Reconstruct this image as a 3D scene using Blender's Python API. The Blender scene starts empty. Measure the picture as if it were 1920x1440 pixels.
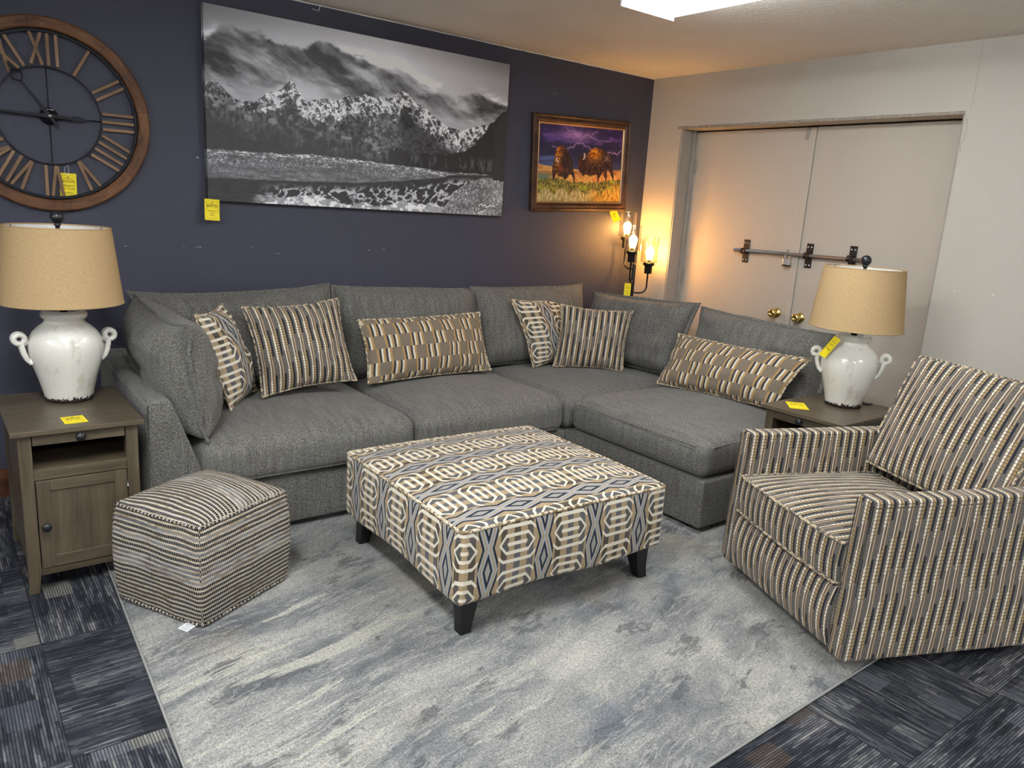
import bpy, bmesh, math, random
import numpy as np
from mathutils import Vector, Matrix, noise as mnoise
random.seed(7)
COL = bpy.context.scene.collection
R = math.radians

# ------------------------------------------------------------------ colours
def lin(c):
    c = c / 255.0
    return c / 12.92 if c <= 0.04045 else ((c + 0.055) / 1.055) ** 2.4
def S(r, g, b):
    return (lin(r), lin(g), lin(b), 1.0)

# ------------------------------------------------------------------ node expressions
class E:
    def __init__(s, b, v): s.b = b; s.v = v
    def _m(s, op, o=None, c=None): return s.b.m(op, s, o, c)
    def __add__(s, o): return s._m('ADD', o)
    __radd__ = __add__
    def __sub__(s, o): return s._m('SUBTRACT', o)
    def __rsub__(s, o): return s.b.m('SUBTRACT', o, s)
    def __mul__(s, o): return s._m('MULTIPLY', o)
    __rmul__ = __mul__
    def __truediv__(s, o): return s._m('DIVIDE', o)
    def __lt__(s, o): return s._m('LESS_THAN', o)
    def __gt__(s, o): return s._m('GREATER_THAN', o)
    def floor(s): return s._m('FLOOR')
    def frac(s): return s._m('FRACT')
    def abs(s): return s._m('ABSOLUTE')
    def sin(s): return s._m('SINE')
    def max(s, o): return s._m('MAXIMUM', o)
    def min(s, o): return s._m('MINIMUM', o)
    def mod2(s): return ((s * 0.5).frac() * 2.0)
    def band(s, a, b): return (s > a) * (s < b)

class B:
    def __init__(s, name):
        s.mat = bpy.data.materials.new(name); s.mat.use_nodes = True
        s.nt = s.mat.node_tree; s.n = s.nt.nodes; s.l = s.nt.links
        s.bsdf = s.n['Principled BSDF']; s.outn = s.n['Material Output']
        s._uv = None
    def put(s, sock, v):
        if isinstance(v, E): s.l.new(v.v, sock)
        else: sock.default_value = v
    def m(s, op, a, b=None, c=None):
        nd = s.n.new('ShaderNodeMath'); nd.operation = op
        s.put(nd.inputs[0], a)
        if b is not None: s.put(nd.inputs[1], b)
        if c is not None: s.put(nd.inputs[2], c)
        return E(s, nd.outputs[0])
    def coord(s, kind='UV'):
        nd = s.n.new('ShaderNodeTexCoord'); return E(s, nd.outputs[kind])
    def sep(s, v):
        nd = s.n.new('ShaderNodeSeparateXYZ'); s.l.new(v.v, nd.inputs[0])
        return [E(s, o) for o in nd.outputs]
    def vec(s, x=0.0, y=0.0, z=0.0):
        nd = s.n.new('ShaderNodeCombineXYZ')
        for i, q in enumerate((x, y, z)): s.put(nd.inputs[i], q)
        return E(s, nd.outputs[0])
    def noise(s, v, scale=5, detail=2, rough=.5, dist=0.0, out=0):
        nd = s.n.new('ShaderNodeTexNoise'); s.l.new(v.v, nd.inputs['Vector'])
        nd.inputs['Scale'].default_value = scale; nd.inputs['Detail'].default_value = detail
        nd.inputs['Roughness'].default_value = rough; nd.inputs['Distortion'].default_value = dist
        return E(s, nd.outputs[out])
    def white(s, v):
        nd = s.n.new('ShaderNodeTexWhiteNoise'); nd.noise_dimensions = '3D'; s.l.new(v.v, nd.inputs['Vector'])
        return E(s, nd.outputs['Value'])
    def voro(s, v, scale=5, feature='F1'):
        nd = s.n.new('ShaderNodeTexVoronoi'); nd.feature = feature
        s.l.new(v.v, nd.inputs['Vector']); nd.inputs['Scale'].default_value = scale
        return E(s, nd.outputs['Distance'])
    def mix(s, f, a, b):
        nd = s.n.new('ShaderNodeMix'); nd.data_type = 'RGBA'
        s.put(nd.inputs['Factor'], f); s.put(nd.inputs[6], a); s.put(nd.inputs[7], b)
        return E(s, nd.outputs[2])
    def mul(s, col, f):
        nd = s.n.new('ShaderNodeMix'); nd.data_type = 'RGBA'; nd.blend_type = 'MULTIPLY'
        nd.inputs['Factor'].default_value = 1.0
        g = s.n.new('ShaderNodeCombineColor')
        for i in range(3): s.put(g.inputs[i], f)
        s.put(nd.inputs[6], col); s.l.new(g.outputs[0], nd.inputs[7])
        return E(s, nd.outputs[2])
    def ramp(s, f, stops, interp='LINEAR'):
        nd = s.n.new('ShaderNodeValToRGB'); s.put(nd.inputs[0], f)
        cr = nd.color_ramp; cr.interpolation = interp
        while len(cr.elements) < len(stops): cr.elements.new(0.5)
        for e, (p, c) in zip(cr.elements, stops): e.position = p; e.color = c
        return E(s, nd.outputs[0])
    def map(s, f, a, b, c, d):
        nd = s.n.new('ShaderNodeMapRange'); s.put(nd.inputs[0], f)
        for i, q in enumerate((a, b, c, d)): nd.inputs[i + 1].default_value = q
        return E(s, nd.outputs[0])
    def end(s, color, rough=.6, metal=0.0, bump=None, bs=.3, bd=.002, spec=None, sheen=0, coat=0):
        p = s.bsdf
        s.put(p.inputs['Base Color'], color); s.put(p.inputs['Roughness'], rough); s.put(p.inputs['Metallic'], metal)
        if spec is not None: p.inputs['Specular IOR Level'].default_value = spec
        if sheen: p.inputs['Sheen Weight'].default_value = sheen; p.inputs['Sheen Roughness'].default_value = .5
        if coat: p.inputs['Coat Weight'].default_value = coat; p.inputs['Coat Roughness'].default_value = .08
        if bump is not None:
            nd = s.n.new('ShaderNodeBump'); nd.inputs['Strength'].default_value = bs; nd.inputs['Distance'].default_value = bd
            s.put(nd.inputs['Height'], bump); s.l.new(nd.outputs[0], p.inputs['Normal'])
        return s.mat

def plain(name, col, rough=.5, metal=0.0, spec=None, var=.06, scale=20, coat=0):
    b = B(name); o = b.coord('Object')
    n = b.noise(o, scale, 3)
    return b.end(b.mul(col, b.map(n, .3, .7, 1 - var, 1 + var)), rough, metal, spec=spec, coat=coat)

# ------------------------------------------------------------------ materials
def m_wall(name, col, speck=None, axis='x', chips=()):
    # painted plaster; chips = (along, height, half width, half height) of small bare spots
    b = B(name); o = b.coord('Object')
    big = b.noise(o, 1.2, 3)
    c = b.mul(col, b.map(big, .3, .7, .96, 1.04))
    if speck:
        x, y, z = b.sep(o); u = x if axis == 'x' else y
        n = b.noise(o, 70, 3, .7); m = None
        for (cu, cz, w, hh) in chips:
            d = ((u - cu) / w).abs().max(((z - cz) / hh).abs())
            k = (d * .35 + n) < .62
            k = k * (d < 1.0)
            m = k if m is None else m.max(k)
        c = b.mix(m * .8, c, speck)
    h = b.noise(o, 90, 3, .6) + b.noise(o, 30, 2) * .6
    return b.end(c, .62, bump=h, bs=.35, bd=.0035, spec=.35)
CH_D = [(.793, 1.195, .022, .004), (1.067, 1.192, .007, .005), (1.14, 1.199, .024, .004), (1.42, 1.204, .008, .006), (1.56, 1.171, .05, .0025), (2.11, 1.197, .012, .003), (2.21, 1.203, .012, .003), (1.864, 1.722, .004, .004), (3.457, 2.257, .03, .003), (1.146, 1.646, .012, .006)]
CH_B = [(1.83, 1.207, .009, .007), (1.80, 1.211, .010, .004), (1.637, 1.21, .012, .010), (1.764, 1.699, .004, .004), (1.702, 1.341, .004, .004), (1.954, 1.324, .006, .006)]
MAT = {}
MAT['wall_dark'] = m_wall('wall_dark_paint', S(66, 67, 81), S(190, 190, 194), 'x', CH_D)
MAT['wall_beige'] = m_wall('wall_beige_paint', S(186, 180, 170), S(235, 232, 225), 'y', CH_B)
MAT['wall_far'] = m_wall('wall_far_paint', S(214, 211, 204))
def m_ceiling():
    b = B('ceiling_texture'); o = b.coord('Object')
    h = b.noise(o, 55, 4, .65, 1.2) + b.voro(o, 38) * .5
    c = b.mul(S(240, 237, 232), b.map(b.noise(o, 2, 3), .3, .7, .97, 1.03))
    return b.end(c, .7, bump=h, bs=.5, bd=.006, spec=.3)
MAT['ceiling'] = m_ceiling()

def m_carpet():
    b = B('carpet_tiles'); o = b.coord('Object'); x, y, z = b.sep(o)
    tx = (x - .195) / .642; ty = (y - .77) / .6395
    ix = tx.floor(); iy = ty.floor(); par = (ix + iy).mod2()
    par = par > .5                                   # 1: ribs along y
    npar = 1.0 - par
    across = x * par + y * npar
    along = y * par + x * npar
    fs = across / .0082
    rib = (fs.frac() - .5).abs() * 2.0               # 0..1
    ridx = fs.floor()
    streak = b.noise(b.vec(along * 5.0, ridx * 2.83, par * 7.0), 1.6, 3, .7) * .75 + b.white(b.vec(ridx, (along / .09 + ridx * .37).floor(), ix + iy * 3.0)) * .25
    broad = b.noise(b.vec(along * 1.6, across * 7.0, ix * 3.1 + iy), 1.3, 2)
    base = b.ramp(streak * .62 + broad * .38, [(.32, S(26, 27, 32)), (.45, S(46, 48, 56)), (.56, S(80, 81, 86)), (.70, S(136, 135, 132))])
    cell = b.vec((along / .125).floor() + ix * 5.0, (across / .09 + .3).floor(), iy * 3.0 + par)
    w = b.white(cell); w2 = b.white(b.vec((along / .125).floor() + 17.0, (across / .09 + .3).floor() + 3.0, ix + iy * 7.0))
    pc = b.ramp(w2, [(0.0, S(104, 106, 114)), (.35, S(128, 126, 118)), (.52, S(84, 72, 62)), (.68, S(80, 84, 94)), (.88, S(62, 64, 74))], 'CONSTANT')
    col = b.mix((w > .88) * .5, base, pc)
    dark = b.mix((w < .14) * .6, col, S(28, 29, 38))
    col = b.mul(dark, b.map(rib, 0, 1, 1.45, .30))
    seam = ((tx.frac() - .5).abs() > .4955).max((ty.frac() - .5).abs() > .4955)
    col = b.mix(seam * .6, col, S(22, 23, 30))
    fine = b.noise(o, 420, 1)
    col = b.mul(col, b.map(fine, .3, .7, .72, 1.3))
    return b.end(col, .92, bump=(1.0 - rib) * 1.0 + fine * .6, bs=.5, bd=.004, spec=.15)
MAT['carpet'] = m_carpet()

def m_rug():
    b = B('rug_pile'); o = b.coord('Object'); x, y, z = b.sep(o)
    a = R(13); xr = x * math.cos(a) + y * math.sin(a); yr = y * math.cos(a) - x * math.sin(a)
    warp = b.noise(o, 2.3, 3); warp2 = b.noise(o, 7, 3)
    k = b.map(x, .9, 2.0, 1.0, .0)                       # streaky on the left, cloudy on the right
    vs = b.vec(xr * .9, yr * 3.4 + warp * .45, 1.0)
    vc = b.vec(xr * 1.25 + warp2 * .3, yr * 1.8 + warp * .5, 4.0)
    s1 = b.noise(vs, 1.5, 5, .68); s2 = b.noise(vc, 1.7, 5, .66)
    f = s1 * k + s2 * (1.0 - k)
    col = b.ramp(f, [(.34, S(92, 94, 98)), (.43, S(122, 123, 125)), (.50, S(146, 146, 144)), (.57, S(164, 162, 157)), (.68, S(186, 183, 175))])
    # darker slate pools with crisp, feathered edges
    pool = b.noise(b.vec(xr * 1.4 + warp2 * .25, yr * 2.8 + warp * .4, 9.0), 1.9, 6, .7)
    col = b.mix(b.map(pool, .575, .615, 0, .72), col, S(82, 84, 89))
    # pale drawn-out veins on the streaky side
    vein = b.noise(b.vec(xr * .8, yr * 5.0 + warp * .6, 2.0), 1.6, 4, .7)
    col = b.mix(b.map((vein - .5).abs(), .0, .020, .45, 0), col, S(192, 190, 182))
    long = b.noise(b.vec(xr * .55, yr * 5.5 + warp * .5, 14.0), 1.7, 6, .72)
    col = b.mix(b.map(long, .575, .60, 0, .8) * k, col, S(190, 187, 174))
    col = b.mix(b.map(long, .40, .425, .6, 0) * k, col, S(104, 106, 110))
    warm = b.noise(b.vec(x, y, 5.0), 1.6, 3, .6)
    col = b.mix(b.map(warm, .56, .68, 0, .38), col, S(172, 160, 136))
    blue = b.noise(b.vec(x, y, 11.0), 2.2, 3, .6)
    col = b.mix(b.map(blue, .60, .70, 0, .25), col, S(112, 126, 138))
    fine = b.noise(o, 230, 2, .9) * .6 + b.noise(o, 110, 2, .8) * .4
    col = b.mul(col, b.map(fine, .32, .68, .25, 1.40))
    return b.end(col, .95, bump=fine, bs=.7, bd=.006, spec=.1, sheen=.15)
MAT['rug'] = m_rug()
MAT['rug_edge'] = plain('rug_binding', S(140, 140, 137), .8, scale=200, var=.15)

def m_tweed(name='sofa_tweed', g=1.0):
    b = B(name); u = b.coord('UV'); x, y, z = b.sep(u)
    n1 = b.noise(b.vec(x * 1.0, y * .5, 0.0), 430, 2, .8)
    n2 = b.noise(b.vec(x, y * .6, 3.0), 170, 2, .6)
    n3 = b.noise(b.vec(x * 5.0, y * .7, 6.0), 9, 3, .6)
    wv = ((x / .0032).frac() - .5).abs() * ((y / .0032).frac() - .5).abs() * 4.0
    f = n1 * .55 + n2 * .25 + n3 * .08 + wv * .18
    col = b.ramp(f, [(.38, S(46, 45, 43)), (.46, S(86, 84, 80)), (.54, S(114, 112, 107)), (.63, S(192, 189, 182))])
    col = b.mul(col, b.map(n3, .3, .7, .94 * g, 1.06 * g))
    return b.end(col, .9, bump=f, bs=.55, bd=.003, spec=.2, sheen=.12)
MAT['tweed'] = m_tweed()

INK = S(34, 37, 46); CREAM = S(226, 216, 196); TAN = S(186, 150, 104); TAUPE = S(112, 102, 92); GREY = S(104, 101, 98)
def m_stripe():
    b = B('striped_upholstery'); u = b.coord('UV'); U, V, _ = b.sep(u)
    P = .0415; VP = .228
    q = U / P; k = q.floor(); f = q.frac()
    base = V / VP + (k * (2 * math.pi / 6)).sin() * .25
    dark = base.frac() < .60
    wb = (base + .10).frac() < .58
    tb = (base + .04).frac() < .58
    heather = b.noise(b.vec(U, V * .7, 0.0), 420, 2, .7)
    ground = b.ramp(heather, [(.35, S(60, 57, 55)), (.52, S(96, 91, 87)), (.66, S(148, 143, 136))])
    col = ground
    jt = b.noise(b.vec(U, V, 2.0), 60, 1) * .0016
    tick = ((V + jt) / .0135).frac() < .15
    # taupe column between the two line colours
    col = b.mix(f.band(.06, .62), col, S(104, 92, 80))
    col = b.mix(f.band(.15, .25) * (1.0 - wb), col, CREAM)
    col = b.mix(f.band(.46, .56) * (1.0 - tb), col, S(186, 158, 126))
    wcol = b.mix(tick, CREAM, S(46, 42, 40)); tcol = b.mix(tick, S(160, 134, 94), S(46, 42, 40))
    col = b.mix(f.band(.08, .28) * wb, col, wcol)
    col = b.mix(f.band(.37, .60) * tb, col, tcol)
    col = b.mix(f.band(.64, .86) * dark, col, INK)
    fine = b.noise(b.vec(U, V, 1.0), 900, 1)
    col = b.mul(col, b.map(fine, .3, .7, .80, 1.18))
    h = f.band(.08, .34) * 1.0 + f.band(.36, .64) * .9 + heather * .4 - tick * .5
    return b.end(col, .85, bump=h, bs=.4, bd=.002, spec=.2, sheen=.1)
MAT['stripe'] = m_stripe()

def m_hex():
    b = B('geometric_upholstery'); u = b.coord('UV'); U, V, _ = b.sep(u)
    jx = b.noise(b.vec(U, V, 0.0), 300, 1) * .0022 - .0011
    a = (((U + jx) / .245).frac() - .5).abs()
    av = (((V + jx) / .170).frac() - .5).abs()
    xx = a / .33
    v1 = av + (xx - .60).max(0.0) * .60
    v2 = av + (xx - .74).max(0.0) * .45
    v3 = av + (xx - .46).max(0.0) * .50
    sp = b.noise(b.vec(U, V, 3.0), 480, 2, .75)
    tan = b.ramp(sp, [(.40, S(104, 86, 64)), (.5, S(158, 131, 96)), (.60, S(214, 196, 164))])
    gry = b.ramp(b.noise(b.vec(U, V, 8.0), 5, 1), [(.42, S(78, 70, 58)), (.58, S(92, 92, 96))])
    hgy = b.ramp(sp, [(.36, S(110, 104, 96)), (.64, S(188, 186, 182))])
    blu = b.mul(S(158, 163, 170), b.map(sp, .3, .7, .75, 1.25))
    cream = b.mul(S(222, 214, 198), b.map(sp, .3, .7, .88, 1.1))
    # ladder column
    g = b.mix((xx < .17).max(xx.band(.55, .88)), tan, gry)
    g = b.mix((v1 < .15) * (xx > .46) * (v3 > .075), g, S(84, 84, 82))
    g = b.mix(v3 < .040, g, cream)
    ring = v1.band(.150, .226).max(v2.band(.338, .414))
    g = b.mix(ring * (xx < 1.0), g, cream)
    # lattice column
    y = (.5 - a) / .17; d = (av - .5).abs() * 2.0
    k = y + d * .62
    l = b.ramp(k * .5, [(0, S(128, 122, 116)), (.14, INK), (.25, S(160, 165, 172)), (.34, S(170, 140, 100)), (.425, S(160, 165, 172)), (.50, INK), (.61, S(164, 134, 94))], 'CONSTANT')
    l = b.mix((k < .28), l, hgy)
    l = b.mix(k.band(.68, .85).max(k > 1.22), l, tan)
    l = b.mix(k.band(.5, .68).max(k.band(.85, 1.0)), l, blu)
    col = b.mix(a < .33, l, g)
    fine = b.noise(b.vec(U, V, 1.0), 800, 1)
    col = b.mul(col, b.map(fine, .3, .7, .84, 1.16))
    return b.end(col, .88, bump=sp + (ring) * .5, bs=.4, bd=.002, spec=.2, sheen=.08)
MAT['hex'] = m_hex()

def m_brick():
    b = B('checker_dash_fabric'); u = b.coord('UV'); U, V, _ = b.sep(u)
    v = V / .076; row = v.floor()
    fu = (U / .152 + row * .5 + (row * .5).floor() * .12).frac()
    i = (fu * 12.0).floor(); fi = (fu * 12.0).frac()
    tick = (V / .0078).frac() < .22
    ground = b.mul(S(124, 112, 98), b.map(b.noise(b.vec(U * 6.0, V * .4, 0.0), 90, 2), .3, .7, .86, 1.12))
    ground = b.mix(((U / .012).frac() < .08) * .35, ground, S(80, 72, 64))
    ins = fi.band(.06, .94)
    wht = b.mix(tick, S(232, 226, 208), S(70, 62, 54)); tn = b.mix(tick, S(190, 150, 92), S(70, 62, 54))
    col = b.mix(i.band(-.5, .5).max(i.band(2.5, 3.5)).max(i.band(5.5, 6.5)) * ins, ground, tn)
    col = b.mix(i.band(1.5, 2.5).max(i.band(4.5, 5.5)) * ins, col, wht)
    col = b.mix(i.band(.5, 1.5).max(i.band(3.5, 4.5)) * fi.band(.15, .85), col, S(44, 46, 58))
    fine = b.noise(b.vec(U, V, 1.0), 800, 1)
    col = b.mul(col, b.map(fine, .3, .7, .85, 1.15))
    return b.end(col, .85, bump=fine + (i < 6.5) * .6, bs=.4, bd=.002, spec=.2, sheen=.08)
MAT['brick'] = m_brick()

def m_pouf():
    b = B('woven_rag_stripes'); u = b.coord('UV'); U, V, _ = b.sep(u)
    wob = b.noise(b.vec(U, V, 0.0), 9, 2) * .007
    q = (V + wob) / .0175; k = q.floor(); f = q.frac()
    rowc = b.white(b.vec(k, 1.0, 2.0)) * .55 + b.noise(b.vec(U * 2.6, k * 3.7, 2.0), 1.6, 3, .75) * .9 - .26
    rag = b.ramp(rowc, [(.10, S(16, 17, 22)), (.54, S(26, 28, 36)), (.60, S(64, 66, 76)), (.72, S(118, 122, 130)), (.84, S(140, 124, 106))])
    cord = b.ramp(b.noise(b.vec(U * 1.0, k * 2.3, 5.0), 12, 3, .7), [(.35, S(170, 148, 120)), (.5, S(208, 196, 176)), (.62, S(190, 182, 174))])
    t = ((U + k * .0037) / .0078).frac()
    tick = t < .26
    rag2 = b.mix(tick * .7, rag, S(186, 180, 168))
    col = b.mix(f > .62, rag2, cord)
    tw = ((U / .0046) + f * 1.2).frac()
    col = b.mul(col, 1.0 - (f > .56) * (tw < .3) * .28)
    fine = b.noise(b.vec(U, V, 1.0), 420, 2)
    col = b.mul(col, b.map(fine, .3, .7, .78, 1.2))
    edge = 1.0 - (((f - .78).abs() < .20) * 1.0)
    h = (f > .58) * 1.2 + tick * .5 + fine * .5
    return b.end(col, .93, bump=h, bs=.8, bd=.005, spec=.15)
MAT['pouf'] = m_pouf()
def m_piping(name, c1, c2, sc):
    b = B(name); o = b.coord('Object')
    return b.end(b.mix(b.noise(o, sc, 2, .7) > .5, c1, c2), .85, spec=.2)
MAT['pipe_hex'] = m_piping('piping_geometric', S(214, 202, 178), S(130, 110, 86), 55)
MAT['pipe_stripe'] = m_piping('piping_striped', S(196, 178, 148), S(96, 90, 86), 70)
MAT['pipe_brick'] = m_piping('piping_dash', S(206, 194, 166), S(112, 98, 82), 60)

def m_burlap():
    b = B('burlap_shade'); u = b.coord('UV'); U, V, _ = b.sep(u)
    wx = b.noise(b.vec(U * 16.0, V * 1.2, 0.0), 70, 2, .7); wy = b.noise(b.vec(U * 1.2, V * 16.0, 4.0), 70, 2, .7)
    f = wx * .45 + wy * .55
    slub = b.noise(b.vec(U * .5, V * 1.5, 9.0), 34, 2) > .76
    col = b.ramp(f, [(.34, S(176, 146, 106)), (.5, S(202, 172, 128)), (.66, S(222, 196, 154))])
    col = b.mix(slub * .5, col, S(128, 98, 64))
    b.end(col, .9, bump=f, bs=.35, bd=.002, spec=.15)
    tr = b.n.new('ShaderNodeBsdfTranslucent'); b.l.new(col.v, tr.inputs[0])
    mx = b.n.new('ShaderNodeMixShader'); mx.inputs[0].default_value = .25
    b.l.new(b.bsdf.outputs[0], mx.inputs[1]); b.l.new(tr.outputs[0], mx.inputs[2]); b.l.new(mx.outputs[0], b.outn.inputs[0])
    return b.mat
MAT['burlap'] = m_burlap()
MAT['shade_lining'] = plain('shade_lining', S(226, 224, 218), .8)

def m_ceramic():
    b = B('crackled_cream_ceramic'); o = b.coord('Object'); x, y, z = b.sep(o)
    n = b.noise(b.vec(x, y, z * .35), 26, 4, .7)
    chip = (z + (b.noise(o, 95, 3, .7) - .5) * .05 - .012) < .007
    big = b.noise(b.vec(x * 1.6, y * 1.6, z * .8), 9, 3)
    rub = b.map(n * .6 + big * .5, .60, .69, 0, .45)
    col = b.mix(rub, S(224, 221, 212), S(178, 164, 142))
    col = b.mix(chip, col, S(44, 30, 28))
    return b.end(col, b.mix(chip, (.2, .2, .2, 1), (.7, .7, .7, 1)), bump=b.noise(b.vec(x, y, z * 4.0), 22, 2) + chip * -2.0, bs=.18, bd=.004, spec=.5, coat=.25)
MAT['ceramic'] = m_ceramic()
MAT['black'] = plain('black_metal', S(26, 26, 30), .32, spec=.5)
MAT['black_wood'] = plain('black_wood', S(16, 16, 20), .35, spec=.5)
MAT['black_matte'] = plain('black_cloth', S(14, 14, 16), .9)

def m_wood(name, c1, c2, c3, rough=.42, axis='z', coat=0.0, sc=1.0):
    b = B(name); o = b.coord('Object'); x, y, z = b.sep(o)
    k = {'x': (1.2, 22, 22), 'y': (22, 1.2, 22), 'z': (22, 22, 1.2)}[axis]
    v = b.vec(x * k[0] * sc, y * k[1] * sc, z * k[2] * sc)
    g = b.noise(v, 1.6, 5, .65, .4); g2 = b.noise(v, 6, 3, .6); big = b.noise(o, 5, 2)
    col = b.ramp(g * .6 + g2 * .2 + big * .2, [(.35, c1), (.5, c2), (.65, c3)])
    return b.end(col, rough, bump=g2, bs=.08, bd=.001, spec=.4, coat=coat)
for ax in 'xyz':
    MAT['table_' + ax] = m_wood('grey_brown_wood_' + ax, S(64, 55, 43), S(84, 74, 59), S(100, 89, 72), .38, ax, .15)
MAT['clock_wood'] = m_wood('walnut_clock_wood', S(78, 50, 30), S(118, 78, 48), S(152, 108, 70), .5, 'x', 0, .5)
MAT['numeral_wood'] = m_wood('numeral_wood', S(100, 76, 54), S(134, 104, 78), S(156, 124, 96), .6, 'z')
MAT['base_wood'] = m_wood('baseboard_wood', S(52, 28, 20), S(88, 54, 38), S(122, 82, 56), .4, 'x', .2, .7)
MAT['iron'] = plain('black_iron', S(30, 31, 38), .5, .6)
MAT['steel'] = plain('brushed_steel', S(150, 150, 150), .35, .9)
MAT['chrome'] = plain('chrome', S(205, 210, 215), .3, .6)
MAT['rod'] = plain('grey_painted_rod', S(128, 122, 118), .45, .3)
MAT['bracket'] = plain('bracket_metal', S(58, 52, 50), .45, .6)
MAT['brass'] = plain('brass', S(236, 208, 128), .16, .9)
MAT['door'] = m_wall('door_paint', S(190, 181, 169))
MAT['jamb'] = plain('jamb_paint', S(160, 154, 146), .45)
MAT['lintel'] = plain('chipped_lintel_paint', S(150, 140, 128), .6, var=.25, scale=40)
MAT['seam_dark'] = plain('seam_thread', S(88, 80, 72), .9)
MAT['gap'] = plain('door_gap_shade', S(40, 36, 34), .8)  # near-black tone standing in for the shade around the door leaves
MAT['plate'] = plain('outlet_plastic', S(226, 214, 188), .35)
MAT['slot'] = plain('slot_dark', S(60, 52, 44), .6)
MAT['white'] = plain('white_enamel', S(235, 236, 236), .4)
MAT['yellow'] = plain('yellow_card', S(250, 226, 24), .55, var=.04)
MAT['yellow_ink'] = plain('tag_print', S(120, 100, 20), .6)
MAT['ink'] = plain('marker_ink', S(36, 30, 20), .6)
MAT['string'] = plain('white_string', S(226, 224, 214), .8)
MAT['label'] = plain('white_label', S(232, 234, 236), .6)
MAT['labelink'] = plain('label_print', S(110, 112, 118), .7)

def m_lens():
    b = B('prismatic_lens'); o = b.coord('Object'); x, y, z = b.sep(o)
    pr = ((x / .006).frac() - .5).abs() * ((y / .006).frac() - .5).abs() * 4.0
    b.end(S(245, 248, 250), .3, bump=pr, bs=.5, bd=.002)
    b.bsdf.inputs['Emission Color'].default_value = (.95, .985, 1.0, 1)
    b.bsdf.inputs['Emission Strength'].default_value = LENS
    return b.mat
LENS = 19.0
MAT['lens'] = m_lens()
LENS = 39.0
MAT['lens_far'] = m_lens()
def m_bulb():
    b = B('glowing_bulb'); b.end(S(255, 240, 210), .4)
    b.bsdf.inputs['Emission Color'].default_value = (1.0, .47, .11, 1)
    b.bsdf.inputs['Emission Strength'].default_value = 150.0
    return b.mat
MAT['bulb'] = m_bulb()
def m_glass():
    b = B('clear_lamp_glass'); n = b.n
    tr = n.new('ShaderNodeBsdfTransparent'); tr.inputs[0].default_value = (.97, .96, .93, 1)
    gl = n.new('ShaderNodeBsdfGlossy'); gl.inputs['Roughness'].default_value = .06
    lw = n.new('ShaderNodeLayerWeight'); lw.inputs[0].default_value = .35
    mp = n.new('ShaderNodeMapRange'); b.l.new(lw.outputs['Facing'], mp.inputs[0])
    mp.inputs[3].default_value = .05; mp.inputs[4].default_value = .55
    mx = n.new('ShaderNodeMixShader'); b.l.new(mp.outputs[0], mx.inputs[0])
    b.l.new(tr.outputs[0], mx.inputs[1]); b.l.new(gl.outputs[0], mx.inputs[2]); b.l.new(mx.outputs[0], b.outn.inputs[0])
    return b.mat
MAT['glass'] = m_glass()
def m_vcol(name, rough=.4, coat=0.0):
    b = B(name); nd = b.n.new('ShaderNodeVertexColor'); nd.layer_name = 'print'
    return b.end(E(b, nd.outputs[0]), rough, spec=.4, coat=coat)
MAT['print'] = m_vcol('canvas_print', .45)
MAT['oil'] = m_vcol('painted_print', .3, .1)
def m_frame():
    b = B('bronze_frame'); o = b.coord('Object')
    n = b.noise(o, 260, 2, .7); n2 = b.noise(o, 9, 2)
    return b.end(b.ramp(n * .7 + n2 * .3, [(.35, S(34, 22, 18)), (.5, S(66, 44, 34)), (.65, S(112, 78, 56))]), .32, .35, bump=n, bs=.3, bd=.002)
MAT['frame'] = m_frame()
MAT['frame_lip'] = plain('frame_inner_lip', S(176, 138, 96), .3, .6)

# ------------------------------------------------------------------ objects
def link(name, me, mat, parent=None, loc=None, rot=None):
    o = bpy.data.objects.new(name, me); COL.objects.link(o)
    if mat is not None and me is not None: me.materials.append(MAT[mat] if isinstance(mat, str) else mat)
    if parent is not None: o.parent = parent
    if loc is not None: o.location = loc
    if rot is not None: o.rotation_euler = rot
    return o
def tag(o, label, cat, group=None):
    o['label'] = label; o['category'] = cat
    if group: o['group'] = group
    return o
def thing(name, label, cat, loc=(0, 0, 0), rz=0, group=None):
    o = bpy.data.objects.new(name, None); COL.objects.link(o)
    o.location = loc; o.rotation_euler = (0, 0, rz); o.empty_display_size = .1
    return tag(o, label, cat, group)
def struct(o): o['kind'] = 'structure'; return o
def copytree(o, parent=None):
    c = o.copy(); COL.objects.link(c)
    if parent is not None: c.parent = parent
    for ch in list(o.children): copytree(ch, c)
    return c

def mk(V, F, UV=None, smooth=True, name='mesh'):
    me = bpy.data.meshes.new(name)
    me.from_pydata([tuple(v) for v in V], [], F)
    if UV is not None:
        uv = me.uv_layers.new(name='UVMap')
        uv.data.foreach_set('uv', np.asarray(UV, dtype=np.float32).ravel())
    if smooth: me.polygons.foreach_set('use_smooth', [True] * len(me.polygons))
    me.update()
    return me
def join(parts):
    """parts: list of (V,F,UV)"""
    V = []; F = []; UV = []; n = 0
    for v, f, u in parts:
        V += [tuple(p) for p in v]; F += [tuple(i + n for i in q) for q in f]
        UV += list(u) if u is not None else [(0, 0)] * sum(len(q) for q in f)
        n += len(v)
    return V, F, UV
def boxuv_of(V, F, off=(0, 0)):
    UV = []
    for f in F:
        p = [Vector(V[i]) for i in f]
        n = (p[1] - p[0]).cross(p[2] - p[0]); a = [abs(c) for c in n]; k = a.index(max(a))
        for q in p:
            UV.append(((q.y, q.z), (q.x, q.z), (q.x, q.y))[k])
    return UV

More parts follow.
